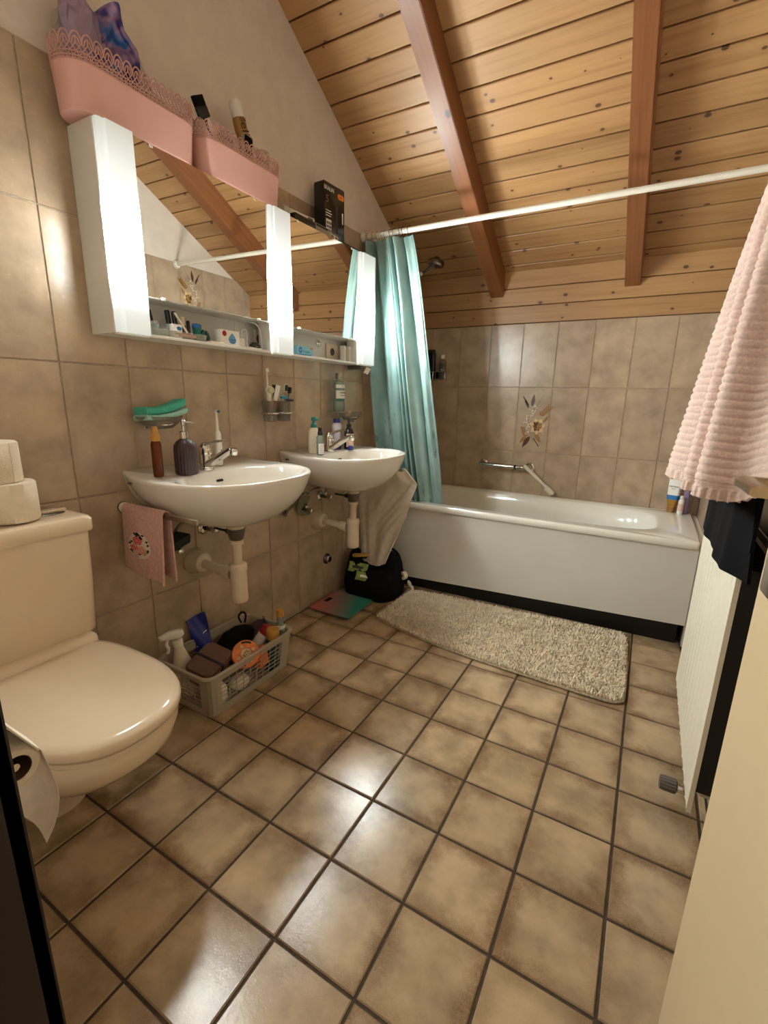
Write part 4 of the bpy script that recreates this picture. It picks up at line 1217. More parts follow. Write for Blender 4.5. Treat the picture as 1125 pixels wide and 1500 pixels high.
# ------------------------------------------------------------------ on top of the cabinet
TZ = CZ1 + .0005
def planter(y0, y1, hs, hl, label):
    """long metal planter with pierced lace rim; y0..y1 = ends at the rim"""
    L = y1 - y0
    t = thing('planter_box', label, 'planter', (.070, (y0 + y1) / 2, TZ), group='pink lace planters')
    def outline(k, n=96, w=.066):
        """stadium-like outline, evenly spaced points, scale k on width"""
        a, b = L / 2 * (1 - (1 - k) * .25), w * k
        r = b * .98
        pts = []
        st = a - r
        per = 4 * st + 2 * PI * r
        for i in range(n):
            s = per * i / n
            if s < 2 * st: pts.append((b, -st + s))
            elif s < 2 * st + PI * r:
                q = (s - 2 * st) / r; pts.append((b * math.cos(q), st + r * math.sin(q)))
            elif s < 4 * st + PI * r: pts.append((-b, st - (s - 2 * st - PI * r)))
            else:
                q = (s - 4 * st - PI * r) / r; pts.append((-b * math.cos(q), -st - r * math.sin(q)))
        return pts
    N = 384
    bm = B()
    O = [(.80, 0), (.83, .004), (.96, hs), (.985, hs + .003), (.985, hs + .006), (.965, hs + .0085), (.935, hs + .006), (.80, .010)]
    loft(bm, [[Vector((x, y, z)) for x, y in outline(k, N // 2)] for k, z in O]); obj('trough', bm, 'pink_metal', t)
    # lace: lattice of strands + scallops following the rim
    bm = B()
    k0, k1 = .97, 1.0
    def at(i, z):      # i in 0..N float index around
        f = (z - hs) / (hl - hs); k = k0 + (k1 - k0) * f
        P = at.cache.setdefault(round(k, 3), outline(k, N))
        i0 = int(math.floor(i)) % N; fr = i - math.floor(i)
        a, b = P[i0], P[(i0 + 1) % N]
        return Vector((a[0] + (b[0] - a[0]) * fr, a[1] + (b[1] - a[1]) * fr, z))
    at.cache = {}
    n_sc = max(10, int(round(2 * L / .0215)))
    st = N / n_sc
    hh = hl - hs
    rs = .0016
    for s in range(n_sc):
        c = s * st
        # scallop arch
        tube(bm, [at(c + st * (.5 - .5 * math.cos(a)), hs + hh * (.62 + .38 * math.sin(a))) for a in [PI * q / 8 for q in range(9)]], rs * 1.25, 4)
        tube(bm, [at(c + st * (.5 - .30 * math.cos(a)), hs + hh * (.60 + .24 * math.sin(a))) for a in [PI * q / 6 for q in range(7)]], rs, 4)
        for dc in (0, .5):
            tube(bm, [at(c + dc * st, hs + hh * .06), at(c + (dc + .5) * st, hs + hh * .36), at(c + (dc + .0) * st, hs + hh * .64)], rs, 4)
            tube(bm, [at(c + (dc + .5) * st, hs + hh * .06), at(c + dc * st, hs + hh * .36), at(c + (dc + .5) * st, hs + hh * .64)], rs, 4)
        tube(bm, [at(c + .5 * st, hs + hh * .60), at(c + .5 * st, hs + hh * .86)], rs, 4)
    for z in (hs + hh * .07, hs + hh * .20, hs + hh * .34):
        tube(bm, [at(i, z) for i in range(0, N, 3)], rs * 1.1, 4, closed=True)
    obj('lace_rim', bm, 'pink_lace', t)
    return t
planter(.893, 1.282, .098, .160, 'pink metal planter with lace rim at the left end, stuffed with foil bags')
planter(1.288, 1.668, .096, .152, 'pink metal planter with lace rim holding the black tint brush and spray can')

def crumple(bm, c, r, seed, amp=.25, sub=3, squash=(1, 1, 1)):
    rg = random.Random(seed)
    res = bmesh.ops.create_icosphere(bm, subdivisions=sub, radius=1.0)
    dirs = [(Vector((rg.gauss(0, 1), rg.gauss(0, 1), rg.gauss(0, 1))).normalized(), rg.uniform(-1, 1), rg.uniform(2, 6)) for _ in range(16)]
    for v in res['verts']:
        n = v.co.normalized()
        d = sum(a * abs(math.sin(f * n.dot(q) * 1.7)) for q, a, f in dirs) / 5
        n = n * (1 + amp * d)
        v.co = Vector(c) + Vector((n.x * r[0] * squash[0], n.y * r[1] * squash[1], n.z * r[2] * squash[2]))
t = thing('foil_bag', 'crumpled dark blue and violet foil bag standing up in the left planter', 'bag', (.085, 1.058, TZ + .012))
bm = B()
def foilf(u, v):
    # crumpled sheet, wide at the bottom, tapering to a top corner
    y = -.080 + .185 * u; h = .175 + .125 * math.sin(PI * min(1, u * 1.05 + .05)) * (1 - .35 * u)
    z = v * h
    x = .018 * math.sin(u * 7 + v * 4) + .013 * math.sin(u * 15 - v * 11) + .008 * math.sin(v * 23 + u * 9)
    return Vector((x * (.35 + .65 * v), y * (1 - .30 * v) - .012 * v + .01 * math.sin(v * 9), z))
grid(bm, foilf, 26, 26, .012); obj('front_fold', bm, 'foil', t, angle=18)
bm = B(); crumple(bm, (-.035, -.075, .190), (.035, .048, .080), 4, .55); obj('violet_fold', bm, 'violet_wrap', t, False)
t = thing('clear_bag', 'crumpled clear plastic bag hanging out at the back of the left planter', 'bag', (.035, .985, TZ + .155))
bm = B(); crumple(bm, (0, -.018, .045), (.028, .062, .075), 9, .55); obj('left_fold', bm, 'clear_wrap', t, False)
t = thing('clear_bag', 'flat clear plastic wrapper at the right end of the left planter', 'bag', (.045, 1.205, TZ + .012))
bm = B(); grid(bm, lambda u, v: Vector((.012 * math.sin(u * 9 + v * 7), -.05 + .11 * u - .02 * v, v * (.235 - .11 * u))), 16, 16, .001); obj('wrapper', bm, 'clear_wrap', t, angle=25)

stick('tint_brush', 'black flat hair tint brush sticking out of the second planter', 'brush', (.09, 1.385, TZ + .085), (.085, 1.318, 2.005),
      [('handle', 'black', lambda bm, l: lathe(bm, [(.003, -.06), (.0042, .03), (.0045, l - .055), (.012, l - .040)], 10, sx=.5)),
       ('ferrule', 'black', lambda bm, l: box(bm, -.006, .006, -.021, .021, l - .045, l - .015, .003)),
       ('bristles', 'black_fabric', lambda bm, l: box(bm, -.005, .005, -.020, .020, l - .016, l + .012, .001))])
sc_ = stick('spray_can', 'gold hair spray can with white cap leaning in the second planter', 'spray can', (.075, 1.575, TZ + .012), (.070, 1.487, 2.088),
      [('can', 'gold_body', lambda bm, l: lathe(bm, [(.0215, 0), (.0225, .003), (.0225, l - .056), (.020, l - .048)], 26)),
       ('cap', 'white_plastic', lambda bm, l: lathe(bm, [(.0218, l - .049), (.0222, l - .048), (.0222, l - .006), (.019, l - .001), (.010, l)], 26)),
       ('nozzle', 'white_metal', lambda bm, l: box(bm, .0, .014, -.007, .007, l - .004, l + .003, .002))])
text('can_text', 'ellou', .040, 'black', sc_, frame_mtx((.0229, .000, .188), (0, 0, -1), (0, 1, 0)), sx=1.15)
text('can_text', 'OSIS', .013, 'black', sc_, face_mtx(.0229, 0, .238, 0))
t = thing('compact_case', 'silver-edged dark case in front of the spray can', 'case', (.092, 1.502, TZ + .090), (0, .1, .15))
bm = B(); prism(bm, rrect(.050, .105, .006, 4), .010, face_mtx(0, 0, .05, 0)); obj('case', bm, 'steel', t)
bm = B(); prism(bm, rrect(.042, .095, .005, 4), .002, face_mtx(.0095, 0, .05, 0)); obj('dark_face', bm, 'navy_fabric', t)
lathed('clear_cup', 'clear plastic cup at the right end of the second planter', 'cup', (.060, 1.625, TZ + .060), [('cup', 'clear_plastic', [(.022, 0), (.026, .135), (.0250, .135), (.021, .002)], dict(cap1=False))])
lathed('clear_cup', 'clear plastic cup behind the spray can in the second planter', 'cup', (.045, 1.46, TZ + .060), [('cup', 'clear_plastic', [(.022, 0), (.027, .130), (.026, .130), (.021, .002)], dict(cap1=False))])

t = thing('clear_wrapper', 'crumpled clear wrapper lying beside the second planter', 'wrapper', (.05, 1.725, TZ))
bm = B(); crumple(bm, (0, 0, .040), (.036, .045, .030), 21, .35); obj('crumpled_film', bm, 'clear_wrap', t, angle=25)
t = thing('black_case', 'flat black glossy case under the white packet on the cabinet', 'case', (.066, 1.815, TZ))
bm = B(); box(bm, -.045, .045, -.068, .068, 0, .030, .005); obj('case', bm, 'black_gloss', t)
t = thing('test_box', 'slim white carton lying on the black case', 'box', (.060, 1.815, TZ + .031), (0, 0, -.10))
bm = B(); box(bm, -.022, .022, -.088, .088, 0, .020, .0015); obj('carton', bm, 'label_white', t)
bm = B(); box(bm, .0222, .0228, .045, .075, .004, .016); obj('barcode', bm, 'grey_plastic', t, False)
t = thing('clear_case', 'clear plastic case with a white strip on the cabinet', 'case', (.070, 1.930, TZ))
bm = B(); box(bm, -.04, .04, -.045, .045, 0, .032, .002); obj('shell', bm, 'frosted', t)
bm = B(); box(bm, .0405, .042, -.044, .035, .020, .028, .0005); obj('dark_strip', bm, 'black', t, False)
t = thing('floss_box', 'small clear box with white labels in front of the black carton', 'box', (.092, 2.030, TZ))
bm = B(); box(bm, -.016, .016, -.045, .045, 0, .028, .002); obj('shell', bm, 'clear_plastic', t)
bm = B(); box(bm, -.010, .0155, -.040, .020, .002, .020, .001); obj('insert', bm, 'label_white', t)
for k in range(2):
    bm = B(); box(bm, .0157, .0164, -.034 + k * .03, -.016 + k * .03, .006, .016); obj('print', bm, 'grey_plastic', t, False)
# shaver carton
t = thing('shaver_carton', 'tall black carton with white print and an orange badge on the cabinet', 'box', (.066, 2.042, TZ), (0, 0, math.radians(-4)))
bm = B(); box(bm, -.030, .030, -.070, .070, 0, .222, .001); obj('carton', bm, 'black_gloss', t)
bm = B(); box(bm, -.028, .028, -.070, .068, .222, .226, .001); obj('lid_flap', bm, 'black', t)
text('carton_text', 'BRAUN', .024, 'ink_white', t, face_mtx(.0303, -.038, .200, 0), sx=.85)
text('carton_text', '5', .042, 'grey_plastic', t, face_mtx(.0303, -.050, .158, 0))
bm = B(); prism(bm, rrect(.044, .022, .010, 5), .0005, face_mtx(.0302, .043, .190, 0)); obj('badge', bm, 'orange_pad', t, False)
text('carton_text', '3x', .012, 'ink', t, face_mtx(.0309, .043, .190, 0))
for k in range(3):
    bm = B(); box(bm, .0302, .0305, -.062, -.026 + .006 * (k % 2), .112 - k * .010, .115 - k * .010); obj('print_line', bm, 'ink_white', t, False)
bm = B(); prism(bm, rrect(.036, .055, .002, 2), .0004, face_mtx(.0302, -.042, .052, 0)); ic = obj('icon_panel', bm, 'ink_white', t, False)
for a in range(3):
    for b in range(3):
        bm = B(); box(bm, .0307, .0311, -.056 + a * .011, -.048 + a * .011, .030 + b * .015, .040 + b * .015); obj('icon', bm, 'black', ic, False)
bm = B(); prism(bm, [(-.006, -.06), (.006, -.06), (.009, -.02), (.007, .03), (.010, .05), (.006, .06), (-.006, .06), (-.010, .05), (-.007, .03), (-.009, -.02)], .0004, face_mtx(.0302, .014, .095, .0)); obj('shaver_print', bm, 'cup_card', t, False)
bm = B(); box(bm, .0302, .0305, .052, .060, .085, .130); obj('side_print', bm, 'ink_white', t, False)
t = thing('hair_iron', 'flat black hair iron with a blue end lying over the right end of the cabinet', 'hair iron', (.07, 2.135, TZ), (0, 0, 0))
bm = B(); box(bm, -.012, .012, 0, .250, .001, .014, .004); obj('lower_arm', bm, 'black', t)
bm = B(); box(bm, -.011, .011, 0, .240, .0145, .026, .004); obj('upper_arm', bm, 'black_gloss', t)
bm = B(); box(bm, -.010, .010, .2405, .258, .012, .025, .003); obj('tip', bm, 'cobalt', t)

# ------------------------------------------------------------------ bathtub
TX0, TX1, TY0, TY1, TZR = .004, 1.727, 2.447, YB - .004, .522
tub = thing('bathtub', 'white built-in bathtub with flat apron and black plinth', 'bathtub', (TX0, TY0, 0))
Lx, Ly = TX1 - TX0, TY1 - TY0
bm = B()
def ssel(cx, cy, a, b, n, z, N=72, taper=0.0):
    out = []
    for i in range(N):
        t_ = 2 * PI * i / N; c, s = math.cos(t_), math.sin(t_)
        x = math.copysign(abs(c) ** (2 / n), c) * a; y = math.copysign(abs(s) ** (2 / n), s) * b
        y *= 1 - taper * (x / a if x > 0 else 0)
        out.append(Vector((cx + x, cy + y, z)))
    return out
cx, cy = Lx / 2, Ly / 2
R = []
R.append(ssel(cx, cy, Lx / 2 - .002, Ly / 2 - .002, 60, TZR - .034))
R.append(ssel(cx, cy, Lx / 2, Ly / 2, 60, TZR - .030)); R.append(ssel(cx, cy, Lx / 2, Ly / 2, 60, TZR - .008)); R.append(ssel(cx, cy, Lx / 2 - .006, Ly / 2 - .006, 50, TZR))
R.append(ssel(cx - .03, cy + .005, Lx / 2 - .125, Ly / 2 - .060, 5.0, TZR - .001, taper=.06))
R.append(ssel(cx - .03, cy + .005, Lx / 2 - .140, Ly / 2 - .070, 4.6, TZR - .012, taper=.06))
for f, z, n in ((.955, -.10, 4.2), (.92, -.20, 4.0), (.87, -.30, 3.8), (.80, -.365, 3.5), (.66, -.395, 3.2), (.3, -.402, 3)):
    R.append(ssel(cx - .03 - .03 * (1 - f) * 3, cy + .005, (Lx / 2 - .14) * f, (Ly / 2 - .07) * (f ** .7), n, TZR + z, taper=.06))
loft(bm, R, cap0=False); obj('tub_shell', bm, 'enamel', tub, angle=50)
bm = B()
zl, zr = .050, .127
loft(bm, [[Vector((.0, y, zl)), Vector((Lx - .001, y, zr)), Vector((Lx - .001, y, TZR - .032)), Vector((.0, y, TZR - .032))] for y in (.010, .026)]); obj('apron', bm, 'white_panel', tub, False)
bm = B(); loft(bm, [[Vector((0, .030, z)), Vector((Lx - .02, .082, z)), Vector((Lx - .02, .11, z)), Vector((0, .11, z))] for z in (0.0005, .135)]); obj('plinth', bm, 'plinth_black', tub, False)
bm = B(); box(bm, Lx - .03, Lx - .004, .040, Ly, .140, TZR - .04); obj('end_panel', bm, 'white_panel', tub, False)
bm = B(); lathe(bm, [(.024, 0), (.024, .003), (.018, .005)], 24, (.35, cy, TZR - .401)); obj('drain', bm, 'chrome', tub)
# tiled ledge between the tub end and the right wall
bm = B(); box(bm, TX1 + .001, XR - .002, TY0 + .06, TY1, 0, TZR - .012, .001); led = obj('trim_2', bm, 'enamel', None, False); tag(led, 'narrow white filler ledge between the bathtub and right wall', kind='structure')

# rod, rings, curtain
rod = thing('curtain_rod', 'white shower curtain rod spanning above the bathtub front', 'curtain rod', (.002, 2.428, 1.926))
bm = B(); tube(bm, [(.004, 0, 0), (XR - .008, 0, 0)], .0125, 20); obj('rod', bm, 'white_metal', rod)
bm = B(); tube(bm, [(0.003, 0, 0), (.085, 0, 0)], .0150, 20); obj('sleeve', bm, 'cream_plastic', rod)
for x, s in ((.001, 1), (XR - .006, -1)):
    bm = B(); lathe(bm, [(.026, 0), (.026, s * .006), (.019, s * .018)], 24, (x, 0, 0), 'x'); obj('end_cup', bm, 'white_plastic', rod)
sc = thing('shower_curtain', 'teal shower curtain bunched at the left end of the rod', 'shower curtain', (.02, 2.428, .40))
NF = 6.5
def cfn(u, v):    # v: 0 top .. 1 bottom
    xt = .006 + .262 * u; xb = .085 + .395 * (u ** .92)
    e = v ** .8
    x = xt + (xb - xt) * e
    if u < .35: x -= .02 * (1 - u / .35) * math.sin(PI * v)
    ph = 2 * PI * (NF * u + .42 * math.sin(2 * PI * u * 1.7 + .5 + .5 * v) + .22 * math.sin(2 * PI * u * 3.3 + 2.0 - v))
    flat = max(0.0, min(1.0, (u - .70) / .2)) * min(1.0, v * 1.4)
    amp = (.024 + .016 * math.sin(u * 11 + 1.0) + .016 * math.sin(PI * v) * (.5 + .5 * math.sin(u * 17))) * (1 - .72 * flat)
    y = amp * (math.sin(ph) + .25 * math.sin(2 * ph + 1.3)) + .007 * math.sin(ph * 2.6 + v * 6) * (.25 + v) * (1 - .5 * flat) + .105 * (v ** 1.5) + .01
    y += .006 * math.sin(40 * u - 9 * v) * flat
    x += .012 * math.cos(ph + v * 1.2) * (0.4 + .6 * v) * (1 - .6 * flat) + .005 * math.sin(v * 9 + u * 20) * v
    z = 1.905 - .40 - v * (1.905 - .44)
    sag = .012 * (abs(math.sin(ph / 2))) * (1 - v) ** 6
    return Vector((x, y, z - sag))
bm = B(); grid(bm, cfn, 190, 60)
uvl = bm.loops.layers.uv.new('uv')
bm.verts.ensure_lookup_table()
for f in bm.faces:
    for lp in f.loops:
        i = lp.vert.index if lp.vert.index >= 0 else 0
bm.verts.index_update()
for f in bm.faces:
    for lp in f.loops:
        i = lp.vert.index; lp[uvl].uv = ((i // 61) / 190.0, (i % 61) / 60.0)
obj('curtain_cloth', bm, 'curtain', sc, angle=180)
bm = B(); pts = [cfn(1, v / 40) + Vector((.001, -.002, 0)) for v in range(41)]; tube(bm, pts, .0028, 6); obj('hem', bm, 'curtain', sc)
for k in range(10):
    u = (k + .5) / 10
    p = cfn(u, 0)
    bm = B(); c = Vector((p.x, 0, 1.926 - .40 - .006)); tube(bm, [c + Vector((.003 * math.sin(a * 2), .0205 * math.sin(a), .0225 * math.cos(a))) for a in [2 * PI * q / 20 for q in range(20)]], .0016, 6, closed=True); obj('ring', bm, 'clear_plastic' if k < 5 else 'chrome_dark', sc)

# shower arm and head
t = thing('wall_shower', 'grey shower head on a wall arm beside the teal curtain', 'shower head', (.001, 2.77, 1.80))
bm = B(); lathe(bm, [(.028, 0), (.028, .006), (.018, .012)], 20, (0, 0, 0), 'x'); obj('wall_mount', bm, 'chrome', t)
bm = B(); tube(bm, spline([(.005, 0, 0), (.10, 0, .0), (.20, -.005, .01), (.262, -.01, .045)], 6), .008, 12); obj('arm', bm, 'chrome_dark', t)
bm = B(); lathe(bm, [(.008, -.006), (.011, 0), (.008, .006)], 14, (.195, -.022, .0), 'y'); obj('arm_knob', bm, 'white_plastic', t)
hm = Matrix.Translation((.285, -.015, .052)) @ Matrix.Rotation(math.radians(14), 4, 'Y')
bm = B(); lathe(bm, [(.044, -.018), (.0475, -.014), (.0475, .004), (.040, .014), (.018, .024), (.012, .030)], 30, mtx=hm); hd = obj('head', bm, 'chrome_dark', t)
bm = B(); lathe(bm, [(.041, -.0195), (.041, -.0182)], 28, mtx=hm); obj('spray_plate', bm, 'grey_plastic', hd)
bm = B()
for ring, n in ((.012, 6), (.024, 12), (.035, 18)):
    for k in range(n):
        a = 2 * PI * k / n; lathe(bm, [(.0018, -.022), (.0018, -.0194)], 6, (ring * math.cos(a), ring * math.sin(a), 0), mtx=hm)
obj('nozzles', bm, 'black', hd)

# corner caddy with two bottles
t = thing('shower_caddy', 'chrome wire caddy on the back wall tiles', 'caddy', (.18, YB - .004, 1.225))
for z in (0.002, .050):
    bm = B(); tube(bm, [(-.09, -.004, z), (-.09, -.075, z), (.075, -.075, z), (.075, -.004, z)], .0022, 8); obj('wire', bm, 'chrome', t)
bm = B()
for x in (-.06, -.03, 0, .03, .06): tube(bm, [(x, -.075, .002), (x, -.003, .002)], .0016, 6)
for x in (-.09, -.01, .075): tube(bm, [(x, -.075, .002), (x, -.075, .050)], .0018, 6)
obj('base_wires', bm, 'chrome', t)
bm = B(); box(bm, -.02, .02, -.006, -.0005, .0, .055, .001); obj('wall_clip', bm, 'chrome', t)
t = thing('shower_gel', 'tall black shower gel bottle in the wire caddy', 'bottle', (.140, YB - .044, 1.2295))
bm = B(); loft(bm, [[Vector((p[0], p[1], z)) for p in rrect(w, d, d * .4, 4)] for z, w, d in ((0, .056, .034), (.004, .060, .038), (.16, .058, .036), (.168, .050, .03))]); obj('bottle', bm, 'black_gloss', t)
bm = B(); box(bm, -.022, .022, -.014, .014, .168, .188, .003); obj('cap', bm, 'black', t)
t = thing('shampoo_bottle', 'dark grey bottle with a white cap in the wire caddy', 'bottle', (.222, YB - .044, 1.2295))
bm = B(); lathe(bm, [(.021, 0), (.023, .004), (.023, .105), (.017, .122), (.010, .128)], 22); obj('bottle', bm, 'smoke_glass', t)
bm = B(); lathe(bm, [(.0205, .003), (.0218, .100)], 20); obj('contents', bm, 'black_gloss', t)
bm = B(); lathe(bm, [(.0105, .128), (.0115, .130), (.0115, .152), (.010, .154)], 18); obj('cap', bm, 'white_plastic', t)
text('label_text', 'U', .016, 'ink_white', t, frame_mtx((0.004, -.0235, .058), (1, 0, 0), (0, 0, 1)))

# grab bar with brush hanging from it
t = thing('tub_mixer_bar', 'chrome grab bar fixed to the tiles above the bathtub', 'grab bar', (.686, YB - .001, .692))
for x in (-.152, .150):
    bm = B(); lathe(bm, [(.030, -.001), (.030, -.006), (.020, -.012), (.015, -.05)], 24, (x, 0, .0), 'y'); obj('wall_mount', bm, 'chrome', t)
bm = B(); tube(bm, [(-.158, -.05, 0), (.06, -.05, 0), (.065, -.05, 0), (.155, -.05, 0)], [.0165, .0165, .0115, .0115], 20); obj('bar', bm, 'chrome', t)
bm = B(); tube(bm, [(.06, -.05, 0), (.075, -.05, 0)], .0145, 18); obj('collar', bm, 'black', t)
bm = B(); lathe(bm, [(.015, .100), (.0165, .104), (.0165, .124), (.015, .128)], 18, (0, -.05, 0), 'x'); obj('end_ring', bm, 'chrome', t)
stick('bath_brush', 'white long-handled brush leaning from the grab bar to the tub rim', 'brush', (1.000, YB - .032, .545), (.818, YB - .085, .712),
      [('handle', 'white_plastic', lambda bm, l: loft(bm, [[Vector((p[0], p[1], z)) for p in rrect(d, w, d * .4, 3)] for z, w, d in ((0.0, .026, .012), (.05, .030, .012), (.085, .014, .010), (.14, .022, .010), (l - .02, .026, .010), (l, .018, .009))])),
       ('head_pad', 'cream_plastic', lambda bm, l: box(bm, -.018, -.0065, -.014, .014, .004, .06, .004))])

# toiletries on the far corner of the tub rim
ZR = TZR + .0005
t = thing('conditioner_tube', 'white and gold standing tube with a blue band on the corner of the bathtub', 'bottle', (1.628, YB - .050, ZR), (0, 0, -.35))
bm = B(); loft(bm, [[Vector((p[0], p[1], z)) for p in rrect(w, d, d * .42, 4)] for z, w, d in ((.030, .040, .036), (.070, .056, .036), (.12, .060, .026), (.180, .062, .006))]); obj('tube', bm, 'label_white', t)
bm = B(); loft(bm, [[Vector((p[0], p[1], z)) for p in rrect(w, d, d * .42, 4)] for z, w, d in ((.0, .038, .034), (.012, .040, .036), (.030, .040, .036))]); obj('cap', bm, 'gold_body', t)
bm = B(); loft(bm, [[Vector((p[0], p[1], z)) for p in rrect(w, d, d * .42, 4)] for z, w, d in ((.0305, .042, .038), (.070, .0575, .0375))]); obj('gold_band', bm, 'gold', t)
bm = B(); loft(bm, [[Vector((p[0], p[1], z)) for p in rrect(w, d, d * .42, 4)] for z, w, d in ((.070, .0578, .0378), (.095, .0598, .0335))]); obj('blue_band', bm, 'label_blue', t)
text('label_text', 'PANTENE', .012, 'ink', t, frame_mtx((0, -.0125, .142), (1, 0, 0), (0, .35, 1)), sx=.9)
text('label_text', 'PRO-V', .007, 'ink', t, frame_mtx((0, -.0142, .130), (1, 0, 0), (0, .35, 1)))
t = thing('body_lotion', 'slim white bottle with pink label on the corner of the bathtub', 'bottle', (1.667, YB - .095, ZR))
bm = B(); lathe(bm, [(.012, 0), (.0135, .003), (.0135, .075), (.009, .082)], 18); obj('bottle', bm, 'label_white', t)
bm = B(); lathe(bm, [(.0138, .020), (.0138, .060)], 18, cap0=False, cap1=False); obj('label', bm, 'label_pink', t)
bm = B(); lathe(bm, [(.008, .082), (.0085, .083), (.0085, .10), (.007, .102)], 16); obj('cap', bm, 'white_plastic', t)
t = thing('bath_oil', 'lavender bottle on the corner of the bathtub', 'bottle', (1.690, YB - .060, ZR))
bm = B(); lathe(bm, [(.018, 0), (.0195, .003), (.0195, .12), (.012, .135)], 20, sx=.8); obj('bottle', bm, 'lav_bottle', t)
bm = B(); lathe(bm, [(.012, .135), (.0125, .137), (.0125, .16), (.010, .162)], 18); obj('cap', bm, 'violet', t)

# ------------------------------------------------------------------ radiator, towels
RX, RY0, RY1, RZ0, RZ1 = 1.672, 1.290, 1.935, .135, .800
rad = thing('radiator', 'cream flat panel radiator with ribbed front on the right wall', 'radiator', (RX, RY0, 0))
bm = B()
sec = []
n = 12
for k in range(n):
    a = (RY1 - RY0) * k / n; w = (RY1 - RY0) / n
    sec += [(.0016, a + .001), (.0016, a + w - .011), (.0, a + w - .008), (.0, a + w - .002)]
sec = [(.0, 0)] + sec + [(.010, RY1 - RY0), (.010, 0)]
loft(bm, [[Vector((x, y, z)) for x, y in sec] for z in (RZ0, RZ1)]); obj('front_panel', bm, 'rad_white', rad, False)
bm = B(); box(bm, .052, .062, .01, RY1 - RY0 - .01, RZ0 + .01, RZ1 - .01); obj('rear_panel', bm, 'grey_plastic', rad, False)  # dark grey stands in for the shade behind the front panel
bm = B()
for k in range(26):
    y = .02 + k * (RY1 - RY0 - .04) / 25; box(bm, .012, .051, y - .0006, y + .0006, RZ0 + .05, RZ1 - .04)
o = obj('fins', bm, 'black', rad, False); o['kind'] = 'stuff'  # fins coloured black to imitate the shaded gap inside the radiator
for y in (.12, RY1 - RY0 - .12):
    bm = B(); box(bm, .0625, XR - RX - .0045, y - .015, y + .015, RZ0 + .06, RZ1 - .06); obj('bracket', bm, 'grey_plastic', rad, False)
bm = B(); tube(bm, [(.031, .12, .165), (.031, .12, .12), (.045, .12, .11), (XR - RX - .0045, .12, .11)], .009, 12); obj('supply_pipe', bm, 'rad_white', rad)
bm = B(); tube(bm, [(.040, .20, .165), (.040, .20, .12), (.05, .20, .11), (XR - RX - .0045, .20, .11)], .009, 12); obj('return_pipe', bm, 'rad_white', rad)
bm = B(); lathe(bm, [(.011, -.028), (.012, -.026), (.012, 0)], 16, (.012, .112, .108), 'x'); vb = obj('valve_neck', bm, 'chrome', rad)
bm = B(); rings = []
for x, r in ((-.070, .012), (-.068, .017), (-.060, .0185), (-.032, .0185), (-.028, .014)):
    rings.append([Vector((.012 + x + .006, .112 + r * (1 + (.05 * math.cos(14 * a) if r > .016 else 0)) * math.cos(a), .108 + r * (1 + (.05 * math.cos(14 * a) if r > .016 else 0)) * math.sin(a))) for a in [2 * PI * q / 56 for q in range(56)]])
loft(bm, rings); obj('valve_knob', bm, 'grey_plastic', rad)

# towel rail and hook on the right wall (carry the two towels)
rail = thing('towel_rail', 'slim towel rail on the right wall under the navy towel', 'towel rail', (XR, 1.2, 1.098))
for y in (-.022, .52):
    bm = B(); lathe(bm, [(.016, 0), (.016, -.005), (.007, -.008), (.007, -.095)], 16, (-.0005, y, 0), 'x'); obj('post', bm, 'chrome', rail)
bm = B(); tube(bm, [(-.095, -.03, 0), (-.095, .53, 0)], .007, 12); obj('bar', bm, 'chrome', rail)
nt = thing('bath_towel', 'dark navy towel hanging over the rail in front of the radiator', 'towel', (XR - .095, 1.2, 1.098))
def nfn(u, v):   # u along y, v over the rail: back bottom -> top -> front bottom
    Lf = .335 + .0 * u; Lb = .27; r = .012
    y = -.005 + .51 * u
    s = v * (Lb + PI * r + Lf)
    w = .0035 * math.sin(u * 13 + .5) + .0015 * math.sin(u * 31)
    if s < Lb:
        d = Lb - s; return Vector((r + w * .5 * d / Lb + .02 * d / Lb * 0, y, -d))
    if s < Lb + PI * r:
        a = (s - Lb) / r; return Vector((r * math.cos(a), y, r * math.sin(a)))
    d = s - Lb - PI * r; k = d / Lf
    return Vector((-r - .010 * k + w * k * 1.1 + (.035 * max(0, .16 - u) / .16) * k, y + .02 * k * (.3 - u), -d))
drape('towel_cloth', nfn, 60, 70, 'navy_fabric', nt, .006)

hook = thing('towel_hook', 'chrome hook on the right wall holding the pink towel', 'hook', (XR, 1.30, 1.66))
bm = B(); lathe(bm, [(.018, 0), (.018, -.006), (.010, -.010)], 18, (-.0005, 0, 0), 'x'); obj('rosette', bm, 'chrome', hook)
bm = B(); tube(bm, spline([(-.008, 0, 0), (-.05, 0, -.006), (-.085, 0, .0), (-.097, 0, .022)], 6), .006, 10); obj('arm', bm, 'chrome', hook)
pt_ = thing('bath_towel', 'pale pink ribbed towel hanging in front of the right wall', 'towel', (XR - .09, 1.30, 1.66))
